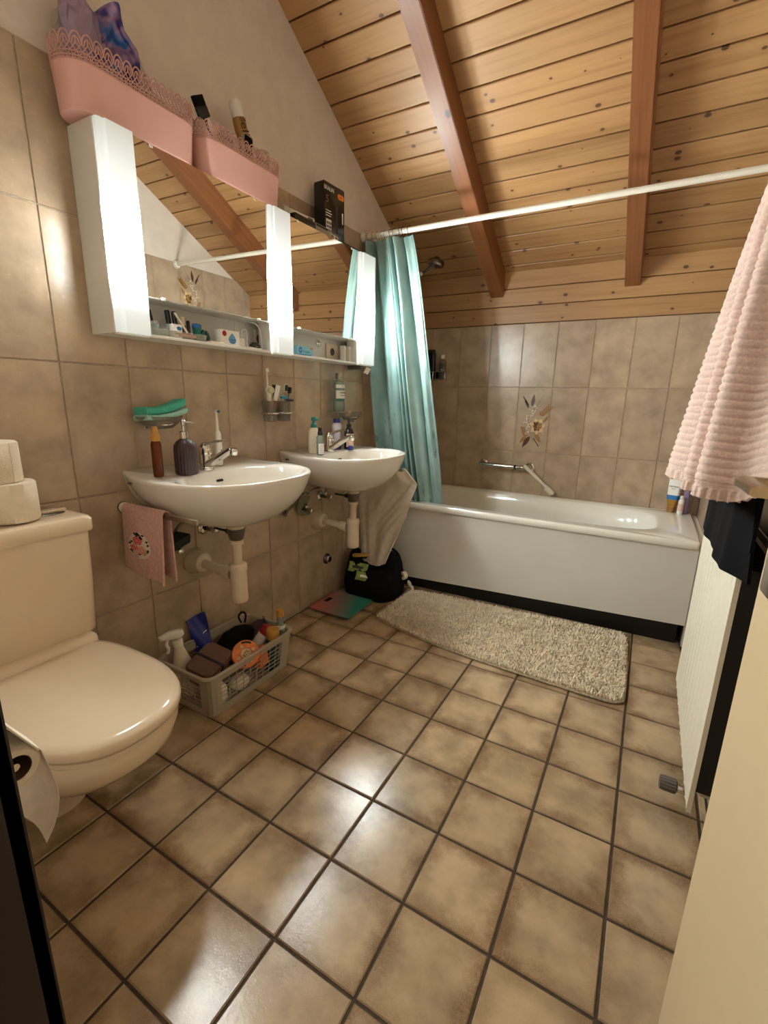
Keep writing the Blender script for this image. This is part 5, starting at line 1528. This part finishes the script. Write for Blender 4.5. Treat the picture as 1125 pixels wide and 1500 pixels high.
# hem line (plan) and gathered top, world coordinates
hem = spline([(1.660, 1.085, .955), (1.640, 1.125, .945), (1.617, 1.150, .930), (1.590, 1.158, .930), (1.563, 1.165, .932), (1.556, 1.190, .932), (1.590, 1.225, .930), (1.572, 1.238, .930), (1.546, 1.245, .930), (1.541, 1.270, .932), (1.572, 1.320, .934), (1.545, 1.345, .935), (1.520, 1.375, .936), (1.516, 1.42, .936)], 10)
top = spline([(1.700, 1.270, 1.70), (1.672, 1.262, 1.71), (1.655, 1.268, 1.715), (1.645, 1.280, 1.715), (1.643, 1.30, 1.715), (1.648, 1.318, 1.712), (1.656, 1.335, 1.705)], 20)
org = Vector((XR - .09, 1.30, 1.66))
def samp(P, u):
    f = u * (len(P) - 1); i = min(int(f), len(P) - 2); return P[i].lerp(P[i + 1], f - i)
RIBS = 52
def pfn(u, v):   # v 0 top 1 bottom
    a = samp(top, u); b = samp(hem, u)
    e = v ** .72
    p = Vector((a.x + (b.x - a.x) * e, a.y + (b.y - a.y) * e, a.z + (b.z - a.z) * v))
    du = .01
    t1 = samp(hem, min(1, u + du)) - samp(hem, max(0, u - du)); nrm = Vector((-t1.y, t1.x, 0)); nrm.normalize()
    q = v * RIBS
    rib = .0036 * (abs(math.sin(PI * q)) ** .6) if v < .965 else .0006
    rib += .0007 * random.uniform(-1, 1)
    fold = .004 * math.sin(u * 23 + v * 2) * v
    if v > .975: fold += .002 * math.sin(u * 160)
    return p - org + nrm * (rib + fold)
bm = B(); grid(bm, pfn, 120, 420, .006); obj('towel_cloth', bm, 'pink_terry', pt_, angle=180)

# ------------------------------------------------------------------ toilet
TC = .592
wc = thing('toilet', 'cream close-coupled toilet with closed lid and cistern', 'toilet', (0, TC, 0))
bm = B(); loft(bm, [[Vector((x, y, z)) for x, y in [(p[0] + cx_, p[1]) for p in rrect(d, w, r, 5)]] for z, d, w, r, cx_ in ((.452, .140, .330, .03, .115), (.458, .150, .342, .03, .112), (.60, .160, .350, .025, .112), (.742, .166, .354, .02, .110))]); obj('cistern', bm, 'toilet_ceramic', wc)
bm = B(); loft(bm, [[Vector((x, y, z)) for x, y in [(p[0] + .109, p[1]) for p in rrect(d, w, r, 5)]] for z, d, w, r in ((.742, .182, .368, .018), (.747, .186, .372, .02), (.772, .186, .372, .02), (.780, .176, .362, .022), (.782, .160, .34, .02))]); cl = obj('cistern_lid', bm, 'toilet_ceramic', wc)
bm = B(); lathe(bm, [(.040, 0), (.040, .002), (.036, .0035)], 26, (.105, .115, .782), sx=.42, sy=1.15); obj('flush_button', bm, 'chrome_dark', cl)
bm = B(); lathe(bm, [(.030, 0), (.034, .0), (.034, .006), (.030, .008)], 26, (.085, .130, .782), sx=.30, sy=1.3); obj('flush_cover', bm, 'toilet_ceramic', cl)
def egg_(a0, a1, w, z, n=2.5, N=56, back=.165):
    """seat outline: x from a0 (hinge) to a1 (tip), half width w"""
    out = []
    c = a0 + (a1 - a0) * .50
    for i in range(N):
        t_ = 2 * PI * i / N; cc, s = math.cos(t_), math.sin(t_)
        nn = 2.35 if cc > 0 else 4.5
        x = math.copysign(abs(cc) ** (2 / nn), cc); y = math.copysign(abs(s) ** (2 / nn), s)
        out.append(Vector((c + x * ((a1 - c) if x > 0 else (c - a0)), y * w * (1.0 if cc > 0 else 1 - .10 * abs(x) ** 2), z)))
    return out
bm = B(); loft(bm, [egg_(.165, .628, .160, .402), egg_(.160, .640, .170, .404), egg_(.158, .645, .174, .412), egg_(.158, .645, .174, .424), egg_(.161, .640, .170, .431), egg_(.175, .620, .155, .434), egg_(.30, .50, .06, .4355)]); obj('lid', bm, 'toilet_ceramic', wc, angle=60)
bm = B(); loft(bm, [egg_(.165, .622, .156, .384), egg_(.160, .634, .166, .387), egg_(.160, .634, .166, .397), egg_(.170, .625, .158, .401)]); obj('seat', bm, 'toilet_ceramic', wc, angle=60)
bm = B()
loft(bm, [[Vector((x, y, z)) for x, y in [(p[0] + c, p[1]) for p in rrect(d, w, min(d, w) * .49, 8)]] for z, c, d, w in
          ((0, .145, .20, .15), (.015, .145, .205, .155), (.06, .155, .21, .145), (.13, .20, .27, .16), (.20, .265, .36, .215), (.27, .325, .46, .275), (.33, .365, .51, .302), (.37, .382, .505, .312), (.384, .383, .495, .305))]); obj('bowl', bm, 'toilet_ceramic', wc, angle=60)
bm = B(); box(bm, .03, .215, -.155, .155, .375, .455, .02, 3); obj('cistern_base', bm, 'toilet_ceramic', wc)
for s in (-1, 1):
    bm = B(); tube(bm, [(.172, s * .075 - .02, .405), (.172, s * .075 + .02, .405)], .011, 14); obj('hinge', bm, 'chrome', wc)
bm = B(); tube(bm, [(.170, -.150, .418), (.170, .150, .418)], .012, 14); obj('hinge_bar', bm, 'white_plastic', wc)

def roll(loc, rot, label, r=.056, h=.098, ri=.021):
    t = thing('toilet_roll', label, 'toilet roll', loc, rot, 'toilet rolls')
    bm = B(); rings = []
    for rr_, z in ((ri, .001), (r - .004, 0), (r, .004), (r, h - .004), (r - .004, h), (ri, h - .001)):
        rings.append([Vector((rr_ * math.cos(a) * (1 + .006 * math.sin(3 * a + z * 40)), rr_ * math.sin(a), z)) for a in [2 * PI * q / 40 for q in range(40)]])
    vr = [[bm.verts.new(p) for p in rg] for rg in rings]
    for a, b in zip(vr, vr[1:] + vr[:1]): ring_faces(bm, a, b)
    obj('paper', bm, 'paper', t, angle=50)
    bm = B(); lathe(bm, [(ri - .0008, .001), (ri - .0008, h - .001)], 30, cap0=False, cap1=False); obj('core', bm, 'brown_tin', t)
    bm = B(); grid(bm, lambda u, v: Vector(((r + .0008) * math.cos(-.55 + .5 * u), (r + .0008) * math.sin(-.55 + .5 * u), .002 + (h - .004) * v)), 8, 2, .0006); obj('loose_sheet', bm, 'paper', t)
    return t
roll((.112, .632, .7862), (0, 0, .2), 'lower toilet roll standing on the cistern')
roll((.100, .612, .7862 + .0985), (0, 0, .9), 'upper toilet roll stacked on the cistern')

# toilet paper holder on the front wall beside the door frame
ph = thing('paper_holder', 'chrome toilet paper holder with cover flap beside the door frame', 'paper holder', (.88, YF, .755))
bm = B(); box(bm, -.075, .055, .0005, .006, -.025, .015, .002); obj('wall_plate', bm, 'chrome', ph)
FP = [Vector((0, .006, .022)), Vector((0, .026, .022)), Vector((0, .047, .007)), Vector((0, .070, -.037))]
bm = B(); grid(bm, lambda u, v: samp(FP, v) + Vector((-.080 + .132 * u, 0, 0)), 4, 12, .0015); obj('flap', bm, 'chrome', ph)
bm = B(); tube(bm, [(-.078, .006, -.005), (-.078, .04, -.03), (-.078, .048, -.047), (.046, .048, -.047)], .0045, 10); obj('spindle', bm, 'chrome', ph)
RC = (.930, YF + .048, .708)
t = roll(RC, (0, -PI / 2, 0), 'toilet roll with a hanging tail in the paper holder', r=.0245, h=.098, ri=.0145)
TP = [(.7330, .283), (.7295, .297), (.715, .3065), (.688, .3115), (.661, .3155), (.642, .3155), (.625, .312), (.610, .305), (.597, .296)]
def tail(u, v):
    f = v * (len(TP) - 1); i = min(int(f), len(TP) - 2); a, b = TP[i], TP[i + 1]; k = f - i
    z = a[0] + (b[0] - a[0]) * k; y = a[1] + (b[1] - a[1]) * k
    return Vector((.930 - .096 * u, y + .003 * math.sin(u * 5) * v, z + .012 * u * v + .002 * math.sin(u * 6) * v))
inv = (Matrix.Translation(RC) @ Matrix.Rotation(-PI / 2, 4, 'Y')).inverted()
bm = B(); grid(bm, lambda u, v: inv @ tail(u, v), 16, 40, .0006); obj('hanging_sheet', bm, 'paper', t)

# ------------------------------------------------------------------ floor things
rug = thing('bath_rug', 'thick beige shaggy bath rug in front of the bathtub', 'rug', (.95, 2.16, 0))
outl = spline([(.392, 1.990, 0), (.55, 1.945, 0), (.75, 1.905, 0), (.956, 1.884, 0), (1.2, 1.874, 0), (1.44, 1.868, 0), (1.505, 1.885, 0), (1.520, 1.94, 0), (1.515, 2.2, 0), (1.508, 2.40, 0), (1.492, 2.455, 0), (1.43, 2.475, 0), (1.1, 2.448, 0), (.75, 2.43, 0), (.46, 2.408, 0), (.398, 2.39, 0), (.378, 2.34, 0), (.376, 2.15, 0), (.376, 2.03, 0)], 6, True)
ro = Vector((.95, 2.16, 0))
outl = [p - ro for p in outl]
bm = B(); loft(bm, [[Vector((p.x * s, p.y * s, z)) for p in outl] for s, z in ((1.0, .0006), (1.004, .004), (1.0, .009), (.985, .012), (.9, .0125), (.3, .013))]); obj('rug_base', bm, 'rug_base', rug, angle=60)
bm = B(); tube(bm, [Vector((p.x * 1.004, p.y * 1.006, .0065)) for p in outl], .0045, 6, closed=True); obj('bound_edge', bm, 'rug_base', rug)
def inside(x, y):
    c = False; j = len(outl) - 1
    for i in range(len(outl)):
        a, b = outl[i], outl[j]
        if (a.y > y) != (b.y > y) and x < (b.x - a.x) * (y - a.y) / (b.y - a.y) + a.x: c = not c
        j = i
    return c
rg = random.Random(2)
verts, faces = [], []
nx, ny = 230, 122
for i in range(nx):
    for j in range(ny):
        x = -.60 + 1.20 * (i + rg.random()) / nx; y = -.31 + .64 * (j + rg.random()) / ny
        if not inside(x * 1.004, y * 1.008): continue
        h = rg.uniform(.010, .017); a = rg.uniform(0, 6.28); w = .0034; l = rg.uniform(.001, .0065)
        dx, dy = l * math.cos(a), l * math.sin(a); px, py = -math.sin(a) * w, math.cos(a) * w
        b = len(verts)
        verts += [(x - px, y - py, .0095), (x + px, y + py, .0095), (x + dx * .5 + px * .8, y + dy * .5 + py * .8, .0095 + h * .7), (x + dx * .5 - px * .8, y + dy * .5 - py * .8, .0095 + h * .7), (x + dx * 1.8, y + dy * 1.8, .0095 + h)]
        faces += [(b, b + 1, b + 2, b + 3), (b + 3, b + 2, b + 4)]
me = bpy.data.meshes.new('pile'); me.from_pydata(verts, [], faces)
for p in me.polygons: p.use_smooth = True
o = link('pile', me, 'rug_pile', rug); o['kind'] = 'stuff'

t = thing('bathroom_scale', 'flat glass bathroom scale fading from pink to teal', 'scale', (.150, 2.010, 0), (0, 0, math.radians(.5)))
bm = B(); loft(bm, [[Vector((x, y, z)) for x, y in rrect(.25, .25, .018, 5)] for z in (.016, .0225)]); gl = obj('glass_plate', bm, 'scale_glass', t, False)
bm = B(); loft(bm, [[Vector((x, y, z)) for x, y in rrect(.225, .225, .015, 5)] for z in (.006, .016)]); obj('body', bm, 'black', t, False)
for a in (-1, 1):
    for b in (-1, 1):
        bm = B(); lathe(bm, [(.015, 0.0003), (.015, .006)], 14, (a * .09, b * .09, 0)); obj('foot', bm, 'black', t)
bm = B(); prism(bm, rrect(.024, .052, .002, 2), .0008, Matrix.Translation((-.088, .002, .0226))); obj('display', bm, 'black_gloss', t, False)

# black bag with packets
bag = thing('tote_bag', 'black soft bag slumped in the corner between wall and bathtub', 'bag', (.20, 2.285, 0))
bm = B(); rings = []
NB = 48
rgb = random.Random(8)
ph_ = [rgb.uniform(0, 6) for _ in range(6)]
for z, s, dx_ in ((0.001, .93, 0), (.012, 1.0, 0), (.06, 1.03, .0), (.11, 1.0, -.004), (.16, .92, -.012), (.20, .82, -.022), (.225, .70, -.03), (.215, .60, -.03), (.17, .56, -.03), (.13, .5, -.02)):
    ring = []
    for k in range(NB):
        a = 2 * PI * k / NB; c_, s_ = math.cos(a), math.sin(a)
        x = math.copysign(abs(c_) ** .55, c_) * .155; y = math.copysign(abs(s_) ** .55, s_) * .135
        w = 1 + .035 * math.sin(5 * a + ph_[0] + z * 20) + .03 * math.sin(3 * a + ph_[1] - z * 30) * (z > .02)
        zz = z + (.012 * math.sin(4 * a + ph_[2]) + .018 * math.sin(2 * a + .8)) * (1 if z > .15 else 0)
        X_, Y_ = x * s * w + dx_, y * s * w
        fl = max(0, min(1, (Y_ + .05) / .10)); fl = max(fl, max(0, min(1, (-.045 - X_) / .03)))
        zz = min(zz, .125 + .13 * fl + .03 * (z - .1) / .1) if zz > .10 else zz
        ring.append(Vector((X_, Y_, max(.001, zz))))
    rings.append(ring)
loft(bm, rings); obj('bag_body', bm, 'black_fabric', bag, angle=70)
for s in (-1, 1):
    bm = B(); tube(bm, spline([(-.02, .07 + s * .02, .20), (.02, .068 + s * .02, .245), (.06, .065 + s * .02, .25), (.10, .062 + s * .02, .225), (.125, .06 + s * .02, .17)], 6), .007, 8); obj('strap', bm, 'black_fabric', bag)
def packet(loc, rot, m, label, w=.10, d=.018, h=.08, cat='packet', name='wipes_packet', band=None):
    t = thing(name, label, cat, loc, rot)
    bm = B(); loft(bm, [[Vector((p[0], p[1], z)) for p in rrect(w * q, d * e, min(w * q, d * e) * .4, 3)] for z, q, e in ((0, 1, .15), (.012, .98, .8), (h * .5, .97, 1), (h - .012, .98, .8), (h, 1, .15))]); obj('sleeve', bm, m, t)
    bm = B(); box(bm, -w * .3, w * .25, -d * .56, -d * .5, h * .35, h * .62, .0005); obj('print', bm, band or 'black', t)
    return t
packet((.150, 2.165, .150), (-.55, .15, .42), 'lime_pack', 'green packet poking out on the left of the black bag', .11, .02, .055)
packet((.215, 2.155, .112), (-.60, .15, .40), 'lime_pack', 'green packet with a white edge low on the front of the black bag', .13, .022, .05, band='label_white')
packet((.325, 2.215, .075), (-.4, .3, 1.0), 'aqua', 'teal packet in the side pocket of the black bag', .075, .018, .06, band='label_white')
t = thing('hair_brush', 'wooden-backed brush on top of the black bag', 'brush', (.130, 2.235, .228), (.15, -.12, .35))
bm = B(); loft(bm, [[Vector((x, p[0], p[1])) for p in rrect(w, .016, .007, 4)] for x, w in ((-.05, .016), (-.042, .030), (.035, .030), (.05, .014))]); obj('back', bm, 'yellow_wood', t)
bm = B(); box(bm, -.040, .034, -.012, .012, -.018, -.008, .003); obj('bristles', bm, 'black', t)
t = thing('rolled_bandage', 'cream roll clipped at the right side of the black bag', 'roll', (.358, 2.335, .118), (0, .35, -.5))
bm = B(); lathe(bm, [(.008, -.012), (.022, -.012), (.024, -.008), (.024, .008), (.022, .012), (.008, .012)], 20, axis='y', sy=1.0); obj('roll_body', bm, 'cream_plastic', t)
bm = B(); lathe(bm, [(.0075, -.0135), (.0075, .0135)], 14, axis='y'); obj('core', bm, 'brown_tin', t)
t = thing('drawstring_end', 'cream drawstring end trailing on the floor by the plinth', 'cord', (.372, 2.395, 0.001))
bm = B(); tube(bm, spline([(-.022, .015, .055), (-.012, .006, .05), (.0, 0, .035), (.010, .004, .028), (.016, -.004, .014), (.012, -.012, .006)], 5), [.007, .007, .0075, .008, .010, .0115, .0115, .011, .010, .010, .010, .009, .008, .007, .0075, .008, .008, .0075, .0075, .007, .007, .007, .0065, .006, .0055, .005][:26], 8); obj('cord', bm, 'cotton', t)

# white towel hanging from the right side of the far washbasin
wt = thing('bath_towel', 'white cotton towel hanging from the right end of the far washbasin', 'towel', (.20, 2.27, .74))
WE = [(0, .372, .742), (.10, .452, .668), (.16, .440, .622), (.30, .408, .530), (.55, .362, .40), (.8, .318, .29), (1, .285, .202)]
WL = [(0, .085, .725), (.3, .090, .58), (.6, .098, .42), (1, .108, .205)]
def pl(P, v):
    for a, b in zip(P, P[1:]):
        if v <= b[0]:
            k = (v - a[0]) / (b[0] - a[0]); return a[1] + (b[1] - a[1]) * k, a[2] + (b[2] - a[2]) * k
    return P[-1][1], P[-1][2]
def wfn(u, v):
    xa, za = pl(WL, v); xb, zb_ = pl(WE, v)
    x = xa + (xb - xa) * u; z = za + (zb_ - za) * (u ** 1.6) - .030 * math.sin(PI * u) * v
    d = u * .8 + v * .6
    y = 2.272 + .009 * math.sin(d * 17 + 2 * math.sin(v * 4)) * (.3 + .7 * u) + .005 * math.sin(u * 24 - v * 7 + 2 * math.sin(u * 5)) * v + .003 * math.sin(d * 47 + 3 * math.sin(v * 9 + u * 4)) * (.2 + .8 * u * (1 - v)) - .03 * v * u
    return Vector((x, y, z)) - Vector((.20, 2.27, .74))
drape('towel_cloth', wfn, 90, 90, 'cotton', wt, .006)
wr = thing('towel_bar', 'metal towel bar under the right end of the far washbasin', 'towel bar', (0, 2.262, .735))
bm = B(); box(bm, .030, .37, -.004, .004, -.008, .008, .003); obj('bar', bm, 'steel', wr)
bm = B(); lathe(bm, [(.017, .0015), (.017, .020), (.012, .030)], 18, (0, 0, 0), 'x'); obj('bracket', bm, 'white_plastic', wr)

# ------------------------------------------------------------------ plastic basket and its contents
bk_ = thing('storage_basket', 'frosted plastic basket with grid sides on the floor under the washbasin', 'basket', (.165, 1.232, 0))
BW, BL, BH = .27, .435, .172
def bo(k, z, r=.035): return [Vector((p[0], p[1], z)) for p in rrect(BW * k, BL * (1 - (1 - k) * BW / BL), r, 6)]
bm = B(); loft(bm, [bo(.84, .001), bo(.84, .004)]); obj('base', bm, 'frosted', bk_)
bm = B(); R_ = [bo(.965, BH - .012), bo(1.035, BH - .010), bo(1.05, BH - .004), bo(1.035, BH), bo(.97, BH), bo(.955, BH - .004)]
vr = [[bm.verts.new(p) for p in rg_] for rg_ in R_]
for a, b in zip(vr, vr[1:] + vr[:1]): ring_faces(bm, a, b)
obj('rim', bm, 'frosted', bk_)
def side_pt(side, s, z):      # s in -1..1 along the side
    k = .84 + (.965 - .84) * z / BH
    w, l = BW * k / 2, BL * (1 - (1 - k) * BW / BL) / 2
    return Vector((w * (1 if side == 0 else -1), s * l, z)) if side < 2 else Vector((s * w, l * (1 if side == 2 else -1), z))
for side in range(4):
    f0 = .74 if side < 2 else .62
    # solid bands (corners, bottom, top)
    bm = B()
    for s0, s1, z0, z1 in ((-1, -f0, 0.004, BH - .01), (f0, 1, .004, BH - .01), (-f0, f0, .004, .030), (-f0, f0, BH - .035, BH - .01)):
        ins = 0.93 if abs(s0) == 1 or abs(s1) == 1 else 1
        a = max(s0, -.955); b = min(s1, .955)
        P = [side_pt(side, a, z0), side_pt(side, b, z0), side_pt(side, b, z1), side_pt(side, a, z1)]
        nrm = (Vector((1, 0, 0)), Vector((-1, 0, 0)), Vector((0, 1, 0)), Vector((0, -1, 0)))[side]
        loft(bm, [P, [p - nrm * .0022 for p in P]])
    obj('side_panel', bm, 'frosted', bk_, False)
    nb = 9 if side < 2 else 5
    for k in range(1, nb):
        s = -f0 + 2 * f0 * k / nb
        bm = B(); tube(bm, [side_pt(side, s, .028), side_pt(side, s, BH - .033)], .0016, 6); obj('upright_bar', bm, 'frosted', bk_)
    for k in range(1, 6):
        z = .030 + (BH - .065) * k / 6
        bm = B(); tube(bm, [side_pt(side, -f0, z), side_pt(side, f0, z)], .0016, 6); obj('cross_bar', bm, 'frosted', bk_)
# corner shells
for a in (-1, 1):
    for b in (-1, 1):
        bm = B()
        def cs(u, v):
            z = .004 + (BH - .014) * v; k = .84 + (.965 - .84) * z / BH
            w, l = BW * k / 2, BL * (1 - (1 - k) * BW / BL) / 2; r = .035
            q = PI / 2 * u
            return Vector((a * (w - r + r * math.cos(q)), b * (l - r + r * math.sin(q)), z))
        grid(bm, cs, 8, 3, .002); obj('corner_panel', bm, 'frosted', bk_)

t = thing('trigger_bottle', 'white trigger spray bottle in the near corner of the plastic basket', 'spray bottle', (.092, 1.088, .006), (.10, 0.02, -.35))
bm = B(); lathe(bm, [(.032, 0), (.036, .004), (.036, .12), (.030, .15), (.020, .185), (.016, .20), (.016, .215)], 24, sx=.75); obj('bottle', bm, 'cream_plastic', t)
bm = B(); lathe(bm, [(.017, .212), (.017, .235), (.014, .237)], 18); obj('neck_nut', bm, 'white_plastic', t)
bm = B(); loft(bm, [[Vector((p[0], y, p[1] + zc)) for p in rrect(.022, h, .008, 4)] for y, h, zc in ((.024, .020, .258), (.010, .036, .256), (-.020, .032, .262), (-.050, .020, .262), (-.058, .014, .262))]); hd = obj('trigger_head', bm, 'white_plastic', t)
bm = B(); tube(bm, spline([(0, -.030, .250), (0, -.038, .232), (0, -.034, .212), (0, -.040, .196)], 5), .006, 8); obj('trigger', bm, 'white_plastic', hd)
t = thing('lunch_tin', 'brown lidded box with a black elastic band in the plastic basket', 'box', (.170, 1.124, .100), (math.radians(12), math.radians(16), .25))
bm = B(); loft(bm, [[Vector((p[0], p[1], z)) for p in rrect(w, l, .022, 5)] for z, w, l in ((0, .095, .13), (.055, .108, .145))]); obj('box_body', bm, 'brown_tin', t)
bm = B(); loft(bm, [[Vector((p[0], p[1], z)) for p in rrect(w, l, .024, 5)] for z, w, l in ((.056, .112, .149), (.068, .112, .149), (.074, .104, .14))]); obj('lid', bm, 'brown_tin', t)
bm = B(); tube(bm, [(p[0], p[1], .071) for p in rrect(.106, .142, .022, 5)], .0012, 6, closed=True); obj('lid_seam', bm, 'black', t)
bm = B(); box(bm, -.060, .060, -.006, .004, -.001, .0755); obj('elastic_band', bm, 'black', t, False)
# orange tub facing up and toward the room
bt = thing('cream_tub', 'round orange cream tub tipped on edge in the plastic basket', 'tub', (.222, 1.246, .118), (math.radians(24), math.radians(46), 0))
bm = B(); lathe(bm, [(.040, 0), (.044, .003), (.046, .045)], 36); obj('tub_body', bm, 'orange_tub', bt)
bm = B(); lathe(bm, [(.050, .044), (.0515, .046), (.0515, .064), (.049, .067)], 40); ld = obj('lid', bm, 'orange_tub', bt)
bm = B(); lathe(bm, [(.021, .0672), (.021, .0678)], 30); obj('centre_label', bm, 'petal', ld)
bm = B(); tube(bm, [(.0205 * math.cos(a), .0205 * math.sin(a), .068) for a in [2 * PI * q / 40 for q in range(40)]], .0007, 4, closed=True); obj('label_ring', bm, 'ink', ld)
text('lid_text', '97%', .019, 'ink', ld, frame_mtx((0, 0, .0682), (-.45, .9, 0), (-.9, -.45, 0)), sx=.9)
bm = B()
for a0, a1 in ((2.15, 3.0), (5.1, 5.7)):
    lo = [Vector((.0385 * math.cos(a), .0385 * math.sin(a), .0677)) for a in [a0 + (a1 - a0) * q / 10 for q in range(11)]]; hi = [Vector((.046 * math.cos(a), .046 * math.sin(a), .0677)) for a in [a0 + (a1 - a0) * q / 10 for q in range(11)]]
    loft(bm, [lo, hi], closed=False)
obj('black_arc', bm, 'ink', ld)
for k in range(8):
    bm = B(); prism(bm, leaf_poly((.024 * math.cos(k * .785), .024 * math.sin(k * .785)), k * .785, .015, .006, 5), .0004, Matrix.Translation((0, 0, .0671))); obj('fruit_print', bm, 'orange_pad' if k % 2 else 'petal', ld, False)
t = thing('red_cap_bottle', 'white bottle with a crimson cap behind the orange tub', 'bottle', (.178, 1.335, .090), (-.5, .45, 0))
bm = B(); lathe(bm, [(.022, 0), (.024, .004), (.024, .07), (.0255, .075), (.0255, .082)], 24); obj('bottle', bm, 'label_white', t)
bm = B(); lathe(bm, [(.0265, .082), (.027, .084), (.027, .110), (.024, .116)], 26); obj('cap', bm, 'red_cap', t)
t = thing('gold_cap_bottle', 'dark teal bottle with a flat gold cap in the plastic basket', 'bottle', (.248, 1.372, .006), (0, .05, 0))
bm = B(); lathe(bm, [(.024, 0), (.0265, .004), (.0265, .140), (.0245, .146)], 26); obj('bottle', bm, 'teal_dark', t)
bm = B(); lathe(bm, [(.0255, .146), (.026, .148), (.026, .180), (.023, .186)], 26); obj('cap', bm, 'gold_plastic', t)
t = thing('glass_bottle', 'clear glass bottle with a gold screw cap at the far end of the plastic basket', 'bottle', (.248, 1.428, .006))
bm = B(); lathe(bm, [(.021, 0), (.023, .004), (.023, .150), (.019, .175), (.0135, .188), (.0135, .215)], 24); obj('bottle', bm, 'clear_bottle', t)
bm = B(); lathe(bm, [(.0145, .215), (.0150, .217), (.0150, .242), (.013, .244)], 22); obj('cap', bm, 'gold_plastic', t)
bm = B(); wrap(bm, .0235, .03, .13, -1.7, 1.2, 1.0); obj('label', bm, 'label_white', t)
bm = B(); wrap(bm, .0215, .155, .180, -2.0, .6, .95); obj('neck_label', bm, 'label_white', t)
t = thing('blue_packet', 'shiny blue packet standing at the wall side of the plastic basket', 'packet', (.078, 1.195, .085), (-.35, .0, 1.15))
bm = B(); grid(bm, lambda u, v: Vector((-.035 + .07 * u - .02 * v, .010 * math.sin(u * 6 + v * 5), .17 * v + .02 * u)), 12, 16, .006); obj('sleeve', bm, 'cobalt', t, angle=30)
bm = B(); tube(bm, [(-.03 + .045 * k / 6, .004, .06 + .055 * math.sin(k / 4)) for k in range(7)], .002, 6); obj('white_stripe', bm, 'label_white', t)
t = thing('black_garment', 'black cloth bundled in the back of the plastic basket', 'cloth', (.112, 1.318, .03))
bm = B(); crumple(bm, (0, 0, .075), (.062, .105, .080), 31, .16, 4); obj('bundle', bm, 'black_fabric', t, angle=70)
bm = B(); tube(bm, spline([(-.01, .035, .155), (-.012, .025, .185), (-.008, .04, .20), (-.004, .055, .185), (-.006, .05, .15)], 6), .004, 8); obj('loop', bm, 'black_fabric', t)
t = thing('violet_pouch', 'dark violet folded pouch at the back of the plastic basket', 'pouch', (.138, 1.395, .130), (.25, -.35, .5))
bm = B(); prism(bm, [(-.05, -.05), (.045, -.045), (.055, .03), (.03, .075), (-.045, .04)], .016); obj('pouch_body', bm, 'violet', t, False)
bm = B(); tube(bm, [(-.048, .040, .012), (.03, .074, .012)], .0025, 6); obj('zip', bm, 'black', t)
t = thing('orange_carton', 'small orange carton against the grid of the plastic basket', 'box', (.262, 1.300, .070), (.1, .0, .1))
bm = B(); box(bm, -.016, .016, -.024, .024, 0, .075, .001); obj('carton', bm, 'orange_tub', t, False)
bm = B(); box(bm, -.0165, .0165, -.0245, .0245, .058, .0755, .001); obj('flap', bm, 'salmon', t, False)
t = thing('white_flask', 'white plastic flask lying low in the plastic basket', 'bottle', (.240, 1.105, .008), (0, 0, .2))
bm = B(); lathe(bm, [(.030, 0), (.034, .004), (.034, .06), (.020, .078), (.013, .082)], 22, sx=.8); obj('flask', bm, 'white_plastic', t)
bm = B(); lathe(bm, [(.013, .082), (.014, .084), (.014, .094)], 18); obj('cap', bm, 'white_plastic', t)
t = thing('paper_pack', 'white tissue pack low behind the basket grid', 'packet', (.236, 1.205, .008), (0, .1, 0))
bm = B(); crumple(bm, (0, 0, .032), (.030, .040, .026), 44, .2); obj('pack', bm, 'cotton', t, angle=50)
t = thing('green_comb', 'dark green comb handle at the far rim of the plastic basket', 'comb', (.205, 1.415, .150), (0, -.5, .9))
bm = B(); box(bm, -.006, .006, -.010, .030, 0, .055, .004); obj('handle', bm, 'green_dark', t)
bm = B()
for k in range(8): box(bm, -.002, .002, -.008 + k * .004, -.0065 + k * .004, -.03, .0005)
obj('teeth', bm, 'green_dark', t, False)
